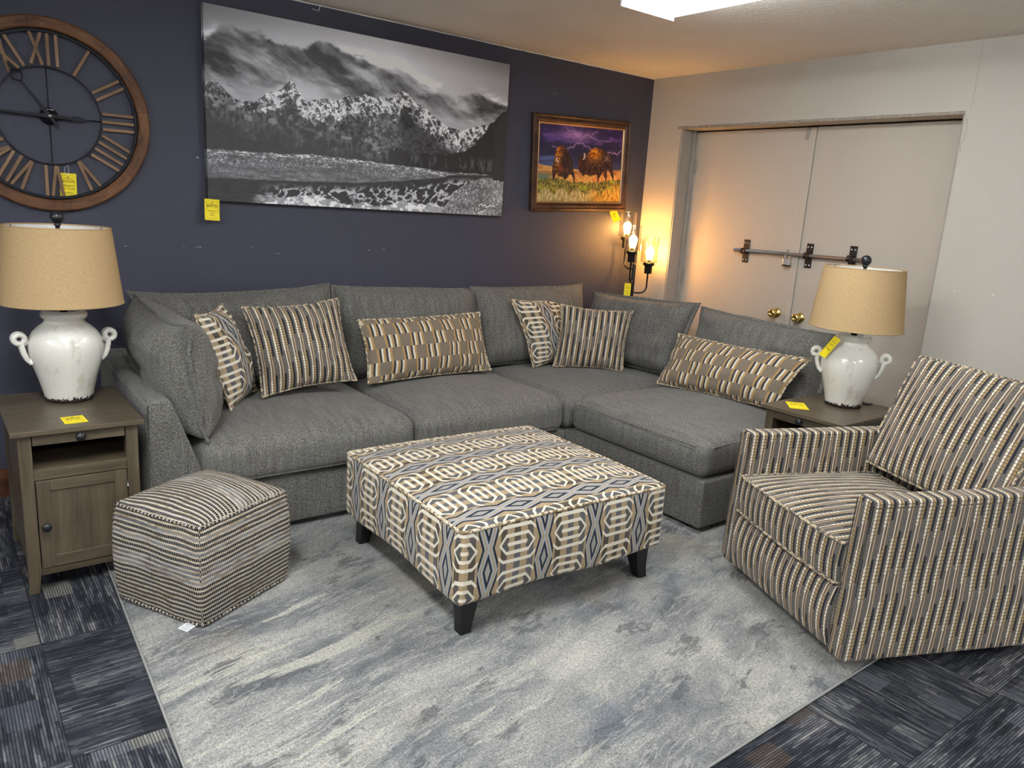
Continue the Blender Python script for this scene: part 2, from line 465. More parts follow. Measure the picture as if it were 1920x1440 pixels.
def axis_pts(h, r, n, seg):
    t = [math.tan(math.pi / 4 * i / seg) * r for i in range(seg + 1)]
    lo = [-h + (r - q) for q in reversed(t)]            # from -h to -h+r
    hi = [-q for q in reversed(lo)]
    mid = [(-h + r) + (2 * (h - r)) * i / n for i in range(1, n)]
    return lo + mid + hi
def rbox(hx, hy, hz, r=.02, n=(6, 6, 3), seg=3, top='xy', c=(0, 0, 0), deform=None, uvoff=(0, 0)):
    H = (hx, hy, hz)
    ax = [axis_pts(H[i], r, n[i], seg) for i in range(3)]
    V = []; idx = {}; F = []; UV = []
    def vid(p):
        k = (round(p[0], 6), round(p[1], 6), round(p[2], 6))
        if k not in idx: idx[k] = len(V); V.append(k)
        return idx[k]
    for a in range(3):
        b_, c_ = (a + 1) % 3, (a + 2) % 3
        for sgn in (-1, 1):
            for i in range(len(ax[b_]) - 1):
                for j in range(len(ax[c_]) - 1):
                    q = []
                    for (di, dj) in ((0, 0), (1, 0), (1, 1), (0, 1)):
                        p = [0, 0, 0]; p[a] = sgn * H[a]; p[b_] = ax[b_][i + di]; p[c_] = ax[c_][j + dj]; q.append(p)
                    if sgn < 0: q.reverse()
                    F.append(tuple(vid(p) for p in q))
                    for p in q:
                        if a == 0: uv = (p[1], p[2])
                        elif a == 1: uv = (p[0], p[2])
                        else: uv = (p[0], p[1]) if top == 'xy' else (p[1], p[0])
                        UV.append((uv[0] + uvoff[0], uv[1] + uvoff[1]))
    A = np.array(V, dtype=float)
    Hh = np.array(H) - r
    Q = np.clip(A, -Hh, Hh); D = A - Q; L = np.linalg.norm(D, axis=1, keepdims=True)
    A = np.where(L > 1e-9, Q + D / np.maximum(L, 1e-9) * r, A)
    if deform is not None: A = deform(A)
    return A + np.array(c), F, UV

def crown(hx, hy, hz, up=.03, side=.0, pw=2):
    def f(A):
        x = A[:, 0] / hx; y = A[:, 1] / hy; z = A[:, 2] / hz
        A = A.copy()
        A[:, 2] += np.where(z > 0, up * z * (1 - np.abs(x) ** pw) * (1 - np.abs(y) ** pw), 0)
        A[:, 0] += side * x * (1 - y ** 2) * (1 - z ** 2)
        A[:, 1] += side * y * (1 - x ** 2) * (1 - z ** 2)
        return A
    return f

def tube(pts, r, seg=8, closed=False, caps=True):
    pts = [Vector(p) for p in pts]; n = len(pts); V = []; F = []; UV = []
    rr = r if isinstance(r, (list, tuple)) else [r] * n
    up = None; L = 0
    for i, p in enumerate(pts):
        a = pts[(i - 1) % n] if (closed or i > 0) else p
        b = pts[(i + 1) % n] if (closed or i < n - 1) else p
        t = (b - a).normalized()
        if up is None:
            up = t.orthogonal().normalized()
        up = (up - t * up.dot(t)).normalized(); s = t.cross(up)
        for k in range(seg):
            a_ = 2 * math.pi * k / seg
            V.append(p + (up * math.cos(a_) + s * math.sin(a_)) * rr[i])
    m = n if closed else n - 1
    # align closing ring
    off = 0
    if closed:
        best = 1e9
        for k in range(seg):
            d = (V[(n - 1) * seg] - V[k]).length
            if d < best: best = d; off = k
    for i in range(m):
        L2 = L + (pts[(i + 1) % n] - pts[i]).length
        for k in range(seg):
            k2 = (k + 1) % seg
            if i == n - 1: q = (i * seg + k, (k + off) % seg, (k2 + off) % seg, i * seg + k2)
            else: q = (i * seg + k, (i + 1) * seg + k, (i + 1) * seg + k2, i * seg + k2)
            F.append(tuple(reversed(q)))
            w = 2 * math.pi * r / seg if not isinstance(r, (list, tuple)) else .01
            UV += [(k2 * w, L), (k2 * w, L2), (k * w, L2), (k * w, L)]
        L = L2
    if caps and not closed:
        F.append(tuple(range(seg))); UV += [(0, 0)] * seg
        F.append(tuple(reversed(range((n - 1) * seg, n * seg)))); UV += [(0, 0)] * seg
    return V, F, UV
def lathe(prof, seg=48, c=(0, 0, 0), ru=None):
    V = []; F = []; UV = []; n = len(prof); vl = [0]
    for i in range(1, n): vl.append(vl[-1] + math.dist(prof[i], prof[i - 1]))
    for (r, z) in prof:
        for k in range(seg):
            a = 2 * math.pi * k / seg
            V.append((c[0] + r * math.cos(a), c[1] + r * math.sin(a), c[2] + z))
    for i in range(n - 1):
        for k in range(seg):
            k2 = (k + 1) % seg
            F.append((i * seg + k, i * seg + k2, (i + 1) * seg + k2, (i + 1) * seg + k))
            R0 = ru or .2; w = 2 * math.pi * R0 / seg
            UV += [(k * w, vl[i]), ((k + 1) * w, vl[i]), ((k + 1) * w, vl[i + 1]), (k * w, vl[i + 1])]
    return V, F, UV
def box(x0, x1, y0, y1, z0, z1):
    V = [(x0, y0, z0), (x1, y0, z0), (x1, y1, z0), (x0, y1, z0), (x0, y0, z1), (x1, y0, z1), (x1, y1, z1), (x0, y1, z1)]
    F = [(0, 3, 2, 1), (4, 5, 6, 7), (0, 1, 5, 4), (1, 2, 6, 5), (2, 3, 7, 6), (3, 0, 4, 7)]
    return V, F, boxuv_of(V, F)
def bevel_me(parts, w=.003, seg=2, smooth=False):
    V, F, UV = join(parts) if isinstance(parts, list) else parts
    bm = bmesh.new(); vs = [bm.verts.new(v) for v in V]
    for f in F: bm.faces.new([vs[i] for i in f])
    bmesh.ops.recalc_face_normals(bm, faces=bm.faces)
    ed = [e for e in bm.edges if len(e.link_faces) == 2 and e.calc_face_angle(0) > .5]
    if w > 0: bmesh.ops.bevel(bm, geom=ed, offset=w, segments=seg, affect='EDGES', profile=.6)
    uvl = bm.loops.layers.uv.new('UVMap')
    for f in bm.faces:
        n = f.normal; a = (abs(n.x), abs(n.y), abs(n.z)); k = a.index(max(a))
        for l in f.loops:
            q = l.vert.co; l[uvl].uv = ((q.y, q.z), (q.x, q.z), (q.x, q.y))[k]
    me = bpy.data.meshes.new('m'); bm.to_mesh(me); bm.free()
    if smooth: me.polygons.foreach_set('use_smooth', [True] * len(me.polygons))
    return me
def pmesh(t, smooth=True): return mk(*t, smooth=smooth)

def rrect(hx, hy, r, z=0, n=6, m=10, f=None):
    pts = []
    for (sx, sy, a0) in ((1, -1, -90), (1, 1, 0), (-1, 1, 90), (-1, -1, 180)):
        cx, cy = sx * (hx - r), sy * (hy - r)
        for i in range(n + 1):
            a = R(a0 + 90 * i / n); pts.append((cx + r * math.cos(a), cy + r * math.sin(a), z))
    out = []
    N = len(pts)
    for i in range(N):
        a = Vector(pts[i]); b = Vector(pts[(i + 1) % N]); out.append(a)
        d = (b - a).length
        if d > .08:
            for k in range(1, m): out.append(a.lerp(b, k / m))
    return [f(p) if f else p for p in out]

# pillow from four seam corners (bl, br, tr, tl), thickness and pinch
def pillow(corners, thick, pinch=.06, uvo=None, n=28, q=.55, p=2.6, wr=.006, seed=0, uvrot=0, bulge_bias=0.0, ctr=None, sag=0.0):
    bl, br, tr, tl = [Vector(c) for c in corners]
    ctr = Vector(ctr)
    W = ((br - bl).length + (tr - tl).length) / 2; Hh = ((tl - bl).length + (tr - br).length) / 2
    N = ((br - bl) + (tr - tl)).cross((tl - bl) + (tr - br)).normalized()     # towards viewer side when bl->br is left->right
    def seam(s, t):
        s2 = s * (1 - pinch * (1 - t * t) * abs(s) ** 3); t2 = t * (1 - pinch * (1 - s * s) * abs(t) ** 3)
        u = (s2 + 1) / 2; v = (t2 + 1) / 2
        P = bl * (1 - u) * (1 - v) + br * u * (1 - v) + tr * u * v + tl * (1 - u) * v
        P = P + Vector((0, 0, -sag * (1 - s * s) * max(0, t)))
        w = mnoise.noise(Vector((s * 2.2 + seed * 3.1, t * 2.2, seed))) * wr * 1.6
        return P + N * w
    ts = [math.sin(math.pi / 2 * (-1 + 2 * i / n)) for i in range(n + 1)]
    V = []; F = []; UV = []
    def prof(s, t, side):
        e = max(0.0, (1 - abs(s) ** p) * (1 - abs(t) ** p)) ** q
        w = mnoise.noise(Vector((s * 3 + seed * 1.7, t * 3, side * 5 + seed))) * wr * 2
        w += mnoise.noise(Vector((s * 9 + seed, t * 5, side * 3))) * wr * .7
        return (thick / 2 * (1 + bulge_bias * side) + w * 1.0) * e
    mid = n // 2
    def arc(f):
        P_ = [f(q_) for q_ in ts]; c_ = [0.0]
        for i_ in range(n): c_.append(c_[-1] + (P_[i_ + 1] - P_[i_]).length)
        return [x_ - c_[mid] for x_ in c_]
    us_ = arc(lambda s_: seam(s_, 0) + N * prof(s_, 0, 1)); vs_ = arc(lambda t_: seam(0, t_) + N * prof(0, t_, 1))
    ids = {}
    for side in (1, -1):
        for j, t in enumerate(ts):
            for i, s in enumerate(ts):
                edge = i in (0, n) or j in (0, n)
                if edge and side == -1: ids[(side, i, j)] = ids[(1, i, j)]; continue
                ids[(side, i, j)] = len(V)
                V.append(seam(s, t) + N * side * prof(s, t, side) - ctr)
        for j in range(n):
            for i in range(n):
                f = [(i, j), (i + 1, j), (i + 1, j + 1), (i, j + 1)]
                if side == -1: f.reverse()
                F.append(tuple(ids[(side,) + k] for k in f))
                for k in f:
                    UV.append((us_[k[0]] + (uvo[0] if uvo else seed * .37), vs_[k[1]] + (uvo[1] if uvo else seed * .21)))
    ring = []
    for i in range(n): ring.append(seam(ts[i], -1) - ctr)
    for i in range(n): ring.append(seam(1, ts[i]) - ctr)
    for i in range(n): ring.append(seam(ts[n - i], 1) - ctr)
    for i in range(n): ring.append(seam(-1, ts[n - i]) - ctr)
    return (V, F, UV), ring, N

def text_me(s, size, mat, parent, loc, rot=(R(90), 0, 0), name='lettering', align='CENTER', ext=.0002):
    cu = bpy.data.curves.new('t', 'FONT'); cu.body = s; cu.size = size; cu.align_x = align; cu.extrude = ext; cu.resolution_u = 3
    o = bpy.data.objects.new('t', cu); COL.objects.link(o)
    dg = bpy.context.evaluated_depsgraph_get(); dg.update()
    me = bpy.data.meshes.new_from_object(o.evaluated_get(dg))
    bpy.data.objects.remove(o); bpy.data.curves.remove(cu)
    me.materials.clear()
    return link(name, me, mat, parent, loc, rot)

# ------------------------------------------------------------------ room
X1, Y1, ZC = 4.40, 4.17, 2.48
XL, YF = -4.2, -4.6
def quad_obj(name, pts, mat, sub=None):
    V = pts; F = [tuple(range(len(pts)))]
    return struct(link(name, mk(V, F, boxuv_of(V, F), smooth=False), mat))
def slab(name, b6, mat): return struct(link(name, mk(*box(*b6), smooth=False), mat))
slab('floor', (XL, X1 + .5, YF, Y1 + .2, -.1, 0), 'carpet')
slab('ceiling', (XL - .2, X1 + .6, YF - .2, Y1 + .2, ZC, ZC + .1), 'ceiling')
slab('wall_back', (XL, X1 + .5, Y1, Y1 + .15, 0, ZC), 'wall_dark')
slab('wall_left', (XL - .15, XL, YF, Y1 + .15, 0, ZC), 'wall_far')
slab('wall_front', (XL - .15, X1 + .3, YF - .15, YF, 0, ZC), 'wall_far')
DY0, DY1, DZ = 1.940, 3.862, 2.118
XD = 4.553
parts = [box(X1, X1 + .3, DY1, Y1, 0, ZC), box(X1, X1 + .3, DY0, DY1, DZ, ZC), box(X1, X1 + .3, YF, DY0, 0, ZC)]
struct(link('wall_right', mk(*join(parts), smooth=False), 'wall_beige'))
# hairline cracks running from the ceiling to the doorway corner and down beside it
ck1 = tube([(X1, y, z) for y, z in ((1.917, 2.478), (1.918, 2.387), (1.915, 2.232), (1.919, 2.140))], .0008, 5)
ck2 = tube([(X1, y, z) for y, z in ((1.931, 2.100), (1.920, 2.048), (1.924, 1.990), (1.938, 1.965), (1.930, 1.925))], .0013, 5)
struct(link('trim_2', mk(*join([ck1, ck2])), 'lintel'))
# jamb frame
fr = [box(X1 + .004, XD + .05, DY1 - .012, DY1, 0, DZ), box(X1 + .004, XD + .05, DY0, DY0 + .012, 0, DZ), box(XD - .03, XD - .006, DY1 - .03, DY1 - .012, 0, DZ)]
struct(link('trim_1', bevel_me(fr, .002, 1), 'jamb'))
# lintel with rough chipped plaster edge
V = []; F = []; n = 90
for i in range(n + 1):
    y = DY0 + (DY1 - DY0 + .03) * i / n
    w1 = .006 * mnoise.noise(Vector((y * 9, 0, 0))); w2 = .005 * mnoise.noise(Vector((y * 13, 5, 0)))
    w1 *= .5
    V += [(X1 + .001, y, DZ + .018 + w1), (X1 - .002, y, DZ + .014 + w1), (X1 - .0025, y, DZ + .004 + w1), (X1 - .003 - abs(w2) * .4, y, DZ + w2 * .25), (X1 + .004, y, DZ - .001)]
    if i:
        a = (i - 1) * 5; c = i * 5
        for k in range(4): F.append((a + k, c + k, c + k + 1, a + k + 1))
struct(link('trim_3', mk(V, F, boxuv_of(V, F), smooth=False), 'lintel'))
slab('baseboard_back', (XL, .64, Y1 - .018, Y1, 0, .138), 'base_wood')
slab('baseboard_right', (X1 - .022, X1 - .004, YF, DY0 - .05, 0, .138), 'base_wood')
# thin pale caulk line between dark wall and ceiling
V = []; F = []
for i in range(81):
    x = 1.6 + 2.8 * i / 80; w = .004 + .004 * abs(mnoise.noise(Vector((x * 6, 1, 0))))
    V += [(x, Y1 - .001, ZC - w), (x, Y1 - .006, ZC - .0005), (x, Y1 - .001, ZC - .0002)]
    if i:
        a = (i - 1) * 3; c = i * 3; F += [(a, c, c + 1, a + 1), (a + 1, c + 1, c + 2, a + 2)]
struct(link('trim_4', mk(V, F, boxuv_of(V, F)), 'ceiling'))
slab('gap_shade_sheet', (XD + .05, XD + .07, DY0, DY1, 0, DZ), 'gap')  # added dark sheet behind the doors; its colour gives the shade in the slits
# doors
seam_y = 2.880
def door(name, y0, y1, hinge_y):
    d = bpy.data.objects.new(name, None); COL.objects.link(d); d.location = (XD, (y0 + y1) / 2, 0); struct(d)
    w = (y1 - y0) / 2
    link('door_leaf', bevel_me([box(0, .045, -w, w, .01, DZ - .009)], .003, 2), 'door', d)
    return d
d1 = door('door_1', seam_y + .002, DY1 - .016, 0)
d2 = door('door_2', DY0 + .014, seam_y - .002, 0)
link('astragal', bevel_me([box(-.007, 0, -.0, .042, .01, DZ - .011)], .002, 1), 'door', d1, (0, seam_y - d1.location.y - .001, 0))
for z in (1.87, 1.07, .3):
    hg = link('hinge', pmesh(tube([(0, 0, -.055), (0, 0, .055)], .008, 10)), 'jamb', d1, (-.009, DY1 - .022 - d1.location.y, z))
    link('hinge_leaf', bevel_me([box(-.001, .001, -.03, 0, -.05, .05)], .0004, 1), 'jamb', hg)
# top latch strip on door 1
link('latch_plate', bevel_me([box(-.006, 0, -.012, .012, -.07, 0), box(-.010, -.004, -.004, .006, -.055, -.01)], .0015, 1), 'jamb', d1, (-.002, 2.942 - d1.location.y, DZ - .012))
# brass knobs
def knob_on(d, y, z):
    prof = [(.0, 0), (.033, 0), (.033, .004), (.024, .010), (.013, .014), (.012, .030), (.017, .036), (.026, .044), (.029, .054), (.027, .064), (.019, .070), (.010, .071), (.009, .066), (.0, .066)]
    k = link('door_knob', pmesh(lathe(prof, 32)), 'brass', d, (-.001, y - d.location.y, z), (0, R(-90), 0))
    return k
knob_on(d1, 2.985, .915); knob_on(d2, 2.806, .908)

# slide bolt and padlock
sb = thing('slide_bolt', 'long grey metal slide bolt rod in three dark brackets across the double doors', 'door bolt', (XD, 2.88, 1.31))
ya, yb = 3.371 - 2.88, 2.40 - 2.88
link('rod', pmesh(tube([(-.028, ya, -.004), (-.028, yb, .006)], .0115, 14)), 'rod', sb)
for (y, z) in ((3.290, 1.303), (2.807, 1.311), (2.512, 1.318)):
    br = link('bracket', bevel_me([box(-.006, 0, -.024, .024, -.078, .078)], .0015, 1), 'bracket', sb, (0, y - 2.88, z - 1.31))
    link('collar', pmesh(tube([(-.028, -.018, 0), (-.028, .018, 0)], .020, 18)), 'bracket', br)
    for sy in (-.012, .012):
        for sz in (-.06, .055):
            link('rivet', pmesh(lathe([(0, .005), (.004, .004), (.006, .001), (.006, 0)], 10)), 'chrome', br, (-.006, sy, sz), (0, R(-90), 0))
pl = thing('padlock', 'small silver padlock hanging from the slide bolt rod', 'padlock', (XD - .028, 2.945, 1.235))
link('lock_body', bevel_me([box(-.014, .010, -.024, .024, .0, .044)], .004, 2), 'chrome', pl)
link('bumper', bevel_me([box(-.016, .012, -.025, .025, -.004, .006)], .003, 2), 'black', pl)
pts = [(0, -.017, .04), (0, -.017, .085)] + [(0, -.017 * math.cos(a), .085 + .017 * math.sin(a)) for a in [math.pi * i / 8 for i in range(1, 8)]] + [(0, .017, .085), (0, .017, .04)]
link('shackle', pmesh(tube(pts, .0042, 8)), 'chrome', pl)

# outlet plate on the right wall behind floor lamp
op = thing('outlet_plate', 'pale double outlet cover on the wall behind the floor lamp', 'outlet', (X1, 3.993, 1.228))
link('plate', bevel_me([box(-.006, 0, -.062, .062, -.058, .058)], .003, 2), 'plate', op)
for y in (-.028, .028):
    for z in (-.02, .02):
        s_ = link('socket_face', bevel_me([box(-.0085, -.005, y - .016, y + .016, z - .014, z + .014)], .003, 2), 'plate', op)
        link('slot', bevel_me([box(-.0088, -.0083, y - .007, y - .004, z - .004, z + .006), box(-.0088, -.0083, y + .004, y + .007, z - .004, z + .006)], .0002, 1), 'slot', s_)
# bent wire clip under the ceiling
wc = link('wire_clip', pmesh(tube([(0, 0, .028), (-.010, -.004, .0), (-.045, -.004, .003)], .0018, 6)), 'white', None, (1.797, Y1 - .004, ZC - .030))
tag(wc, 'tiny bent white wire on the dark wall just under the ceiling above the canvas', 'wire')

# ------------------------------------------------------------------ ceiling lights
def fixture(label, x, y0, y1, mat='lens', group=None):
    L = abs(y1 - y0) / 2; cy = (y0 + y1) / 2
    t = thing('ceiling_light', label, 'ceiling light', (x, cy, ZC - .088), 0, group)
    link('housing', bevel_me([box(-.10, .10, -L, L, .078, .0875)], .003, 1), 'white', t)
    def dfm(A):
        A = A.copy(); k = 1 - .16 * np.clip((.04 - A[:, 2]) / .08, 0, 1); A[:, 0] *= k; return A
    if mat == 'lens_far':
        link('lens', mk(*box(-.15, .15, -L + .012, L - .012, 0, .08), smooth=False), mat, t)
    else: link('lens', pmesh(rbox(.165, L - .012, .04, .014, (4, 4, 2), 2, deform=dfm, c=(0, 0, .04))), mat, t)
    for s in (-1, 1):
        link('end_cap', bevel_me([box(-.172, .172, -.006, .006, -.004, .084)], .003, 2), 'white', t, (0, s * (L - .006), 0))
    return t
fixture('white fluorescent ceiling fixture with prismatic cover, the one above the armchair side', 2.71, 2.655, 1.43)
for (x, y) in ((.15, 1.5), (-2.4, 1.5), (2.71, -1.5), (.15, -1.8), (-2.4, -1.8)):
    fixture('fluorescent ceiling fixture in the shop behind the camera', x, y + .6, y - .6, 'lens_far', 'ceiling fixtures behind the camera')

# ------------------------------------------------------------------ rug
P = [(.400, 1.056), (3.51, 1.115), (3.54, 3.54), (.490, 3.54)]
def bil(u, v, z):
    a = [P[i][0] * w for i, w in enumerate(((1 - u) * (1 - v), u * (1 - v), u * v, (1 - u) * v))]
    b_ = [P[i][1] * w for i, w in enumerate(((1 - u) * (1 - v), u * (1 - v), u * v, (1 - u) * v))]
    return (sum(a), sum(b_), z)
V = []; F = []; nx, ny = 40, 32
for j in range(ny + 1):
    for i in range(nx + 1):
        e = i in (0, nx) or j in (0, ny)
        V.append(bil(i / nx, j / ny, .004 if e else .010))
for j in range(ny):
    for i in range(nx): a = j * (nx + 1) + i; F.append((a, a + 1, a + nx + 2, a + nx + 1))
rug = thing('area_rug', 'large abstract grey and ivory area rug under the seating group', 'rug', (0, 0, 0))
link('pile', mk(V, F, boxuv_of(V, F)), 'rug', rug)
ring = [bil(i / 20, 0, .006) for i in range(20)] + [bil(1, i / 20, .006) for i in range(20)] + [bil(1 - i / 20, 1, .006) for i in range(20)] + [bil(0, 1 - i / 20, .006) for i in range(20)]
link('binding', pmesh(tube(ring, .0042, 6, closed=True)), 'rug_edge', rug)
RZ = .010   # rug surface

# ------------------------------------------------------------------ sectional sofa
sofa = thing('sectional_sofa', 'grey tweed L-shaped sectional sofa in the corner of the room', 'sofa', (2.0, 3.6, 0))
SX, SY = 2.0, 3.6
def sp(name, t, mat='tweed', parent=None, smooth=True):
    V, F, UV = t
    V = np.asarray([tuple(v) for v in V]) - np.array([SX, SY, 0])
    return link(name, mk(V, F, UV, smooth), mat, parent or sofa)
def soft(x0, x1, y0, y1, z0, z1, r, n=(8, 8, 3), seg=3, up=0.0, side=0.0, uo=(0, 0), extra=None):
    hx, hy, hz = (x1 - x0) / 2, (y1 - y0) / 2, (z1 - z0) / 2
    f = crown(hx, hy, hz, up, side)
    g = (lambda A: extra(f(A))) if extra else f
    V, F, UV = rbox(hx, hy, hz, r, n, seg, deform=g, c=((x0 + x1) / 2, (y0 + y1) / 2, (z0 + z1) / 2), uvoff=uo)
    return V, F, UV
ZB = .035
sp('base_rail', soft(.80, 1.864, 3.15, 4.12, ZB, .262, .012, up=0))
sp('base_rail', soft(1.866, 2.872, 3.15, 4.12, ZB, .262, .012))
sp('base_rail', soft(2.874, 4.02, 3.10, 4.12, ZB, .262, .012))
sp('base_rail', soft(2.868, 4.02, 2.142, 3.098, ZB, .278, .014))
for (x, y) in ((.9, 3.3), (.9, 3.98), (1.8, 3.3), (1.8, 3.98), (2.6, 3.98), (2.95, 2.25), (2.95, 3.0), (3.9, 2.25), (3.9, 3.0), (3.9, 3.98)):
    z0 = RZ if (x < 3.5 and y < 3.5) else 0.0
    sp('foot', box(x - .035, x + .035, y - .035, y + .035, z0, ZB + .004), 'black_wood', smooth=False)
# arm: flared inside face
def arm_mesh():
    y0, y1 = 3.15, 4.115; V = []; ny = 14
    pr = [(.640, ZB), (.640, .648), (.645, .660), (.655, .666), (.722, .666), (.735, .660), (.742, .645), (.835, .39), (.90, .20), (.93, ZB)]
    F = []; m = len(pr)
    ys = [y0, y0 + .004, y0 + .012] + [y0 + .012 + (y1 - y0 - .02) * i / ny for i in range(1, ny + 1)] + [y1]
    cx, cz = .75, .35
    for k, y in enumerate(ys):
        ins = .010 if k in (0, len(ys) - 1) else (.004 if k == 1 else 0)
        for (x, z) in pr:
            zz = z + (.020 * (y - y0) / (y1 - y0) if z > .5 else 0)
            dx = cx - x; dz = cz - z; l = math.hypot(dx, dz)
            V.append((x + dx / l * ins, y, zz + dz / l * ins))
    for k in range(len(ys) - 1):
        for i in range(m):
            a = k * m + i; b_ = k * m + (i + 1) % m
            F.append((a, b_, b_ + m, a + m))
    F.append(tuple(reversed(range(m)))); F.append(tuple(range((len(ys) - 1) * m, len(ys) * m)))
    return V, F, boxuv_of(V, F)
arm = bevel_me(arm_mesh(), 0); arm.transform(Matrix.Translation((-SX, -SY, 0)))
am = link('arm', arm, 'tweed', sofa)
# top-stitched seam along the arm's outer top edge and down the front
V_, F_, U_ = tube([(.647, 3.146, ZB + .01), (.647, 3.146, .655)], .0022, 6); sp('arm_seam', (V_, F_, U_))
V_, F_, U_ = tube([(.650, 3.152, .662), (.650, 4.1, .681)], .0022, 6); sp('arm_seam', (V_, F_, U_))
sp('back_frame', soft(.66, 4.115, 4.03, 4.135, .10, .70, .02, n=(20, 2, 5)))
sp('back_frame', soft(4.03, 4.13, 2.145, 4.13, .10, .70, .02, n=(2, 14, 5)))
def seat(x0, x1, y0, y1, z0, z1, up, uo, front='y'):
    hx, hy = (x1 - x0) / 2, (y1 - y0) / 2
    cx, cy = (x0 + x1) / 2, (y0 + y1) / 2
    def ex(A):
        A = A.copy(); nz = np.clip((A[:, 2]) / ((z1 - z0) / 2), -1, 1)
        if front == 'y': d = np.clip((-A[:, 1] - (hy - .16)) / .16, 0, 1)
        else: d = np.clip((-A[:, 0] - (hx - .16)) / .16, 0, 1)
        A[:, 2] -= .022 * d ** 2 * (nz > .2)
        A[:, 2] += .004 * np.sin(A[:, 0] * 9 + 1) * np.cos(A[:, 1] * 7) * (nz > .5)
        return A
    t = soft(x0, x1, y0, y1, z0, z1, .055, n=(12, 12, 2), seg=5, up=up, side=.008, uo=uo, extra=ex)
    o = sp('seat_cushion', t)
    for zz, dz in ((z1 - .036, 0), (z0 + .014, 0)):
        pts = [(p[0] + cx, p[1] + cy, p[2]) for p in rrect(hx - .002, hy - .002, .05, zz)]
    return o
ZS = .470
seat(.85, 1.862, 3.122, 3.99, .264, ZS, .034, (0, 0))
seat(1.868, 2.835, 3.120, 3.99, .264, ZS, .034, (.3, .1))
seat(2.850, 3.98, 3.135, 3.99, .266, ZS - .004, .026, (.1, .5))
seat(2.858, 3.98, 2.148, 3.112, .282, ZS + .002, .034, (.6, .2), 'x')
# stitched cushion seams
def seamline(pts, r=.0028): sp('cushion_seam', tube(pts, r, 6))
seamline([(2.861, 2.20 + i * .0715, .438) for i in range(13)])
seamline([(2.92 + i * .08, 2.150, .440 + .003 * math.sin(i)) for i in range(11)])
seamline([(.91 + i * .075, 3.126, .288) for i in range(13)])
seamline([(1.93 + i * .07, 3.124, .288) for i in range(13)])
def bcush(cs, thick, seed, ctr_shift=0, pinch=.03, **k):
    t, ring, N = pillow(cs, thick, pinch, n=26, q=.42, p=3.4, wr=.012, seed=seed, ctr=(SX, SY, 0), **k)
    o = link('back_cushion', mk(*t), 'tweed', sofa)
    # flange: a narrow flattened welt standing off the seam
    n_ = len(ring); wv = [Vector(p) + N * .009 * mnoise.noise(Vector((i * .28, seed, 0))) for i, p in enumerate(ring)]
    c = sum((Vector(p) for p in ring), Vector()) / n_
    out = []
    for p in wv:
        d = (p - c); d = d - N * d.dot(N); out.append(p + d.normalized() * (.021 + .004 * mnoise.noise(Vector((len(out) * .5, seed, 3)))))
    V = []; F = []
    for i in range(n_):
        V += [wv[i] + N * .007, out[i] + N * .0065, out[i] - N * .0065, wv[i] - N * .007]
    for i in range(n_):
        a = i * 4; b_ = ((i + 1) % n_) * 4
        for k2 in range(3): F.append((a + k2, b_ + k2, b_ + k2 + 1, a + k2 + 1))
    link('flange', mk(V, F, boxuv_of(V, F)), 'tweed', o)
    return o
bcush([(1.0, 3.97, .49), (1.80, 3.94, .49), (1.79, 4.04, 1.012), (.78, 4.05, .985)], .26, 1, sag=.03)
bcush([(1.82, 3.94, .49), (2.775, 3.94, .49), (2.775, 4.04, .972), (1.83, 4.05, .998)], .26, 2, sag=.008)
bcush([(2.79, 3.94, .49), (3.66, 3.93, .49), (3.70, 4.03, .990), (2.77, 4.03, .985)], .24, 3, sag=.016)
bcush([(3.76, 3.93, .50), (3.80, 3.20, .50), (3.875, 3.115, .975), (3.79, 3.97, .945)], .24, 4, sag=.012)
bcush([(3.85, 3.09, .50), (3.85, 2.20, .50), (3.93, 2.20, .925), (3.90, 3.085, .955)], .25, 5, sag=.012)
bcush([(.875, 3.175, .475), (.90, 3.86, .50), (.765, 3.86, .99), (.800, 3.150, .962)], .28, 6, pinch=.05, sag=.02)

# ------------------------------------------------------------------ throw pillows
def throw(label, cs, thick, mat, pipe, seed, group, pinch=.09):
    c = sum((Vector(p) for p in cs), Vector()) / 4; base = min(p[2] for p in cs)
    c = Vector((c.x, c.y, base))
    t, ring, N = pillow(cs, thick, pinch, uvo=(0.012, .05) if mat == 'hex' else None, n=26, q=.62, p=2.2, wr=.007, seed=seed, ctr=c)
    o = thing('throw_pillow', label, 'pillow', c, 0, group)
    link('cover', mk(*t), mat, o)
    link('piping', pmesh(tube(ring, .0055, 8, closed=True)), pipe, o)
    return o
G = 'throw pillows on the sectional'
throw('square geometric-pattern pillow with cream hexagons leaning on the left arm cushion', [(1.085, 3.52, .485), (1.30, 3.80, .50), (1.150, 3.83, .95), (.955, 3.60, .935)], .17, 'hex', 'pipe_hex', 2, G)
throw('square striped pillow at the left end of the sofa, beside a hexagon-patterned pillow', [(1.262, 3.60, .515), (1.768, 3.61, .555), (1.745, 3.79, .968), (1.232, 3.79, .935)], .17, 'stripe', 'pipe_stripe', 0, G)
throw('wide taupe lumbar pillow with dashed blocks, upright in the middle of the long side', [(1.885, 3.70, .505), (2.735, 3.73, .510), (2.720, 3.86, .850), (1.885, 3.84, .838)], .16, 'brick', 'pipe_brick', 0, G, .05)
throw('square geometric-pattern pillow in the sofa corner, half behind a striped pillow', [(3.12, 3.78, .485), (3.52, 3.84, .485), (3.47, 3.93, .915), (2.965, 3.87, .925)], .15, 'hex', 'pipe_hex', 5, G)
throw('square striped pillow in the sofa corner, in front of the geometric one', [(3.245, 3.735, .490), (3.595, 3.435, .492), (3.692, 3.49, .880), (3.33, 3.80, .893)], .16, 'stripe', 'pipe_stripe', 3, G)
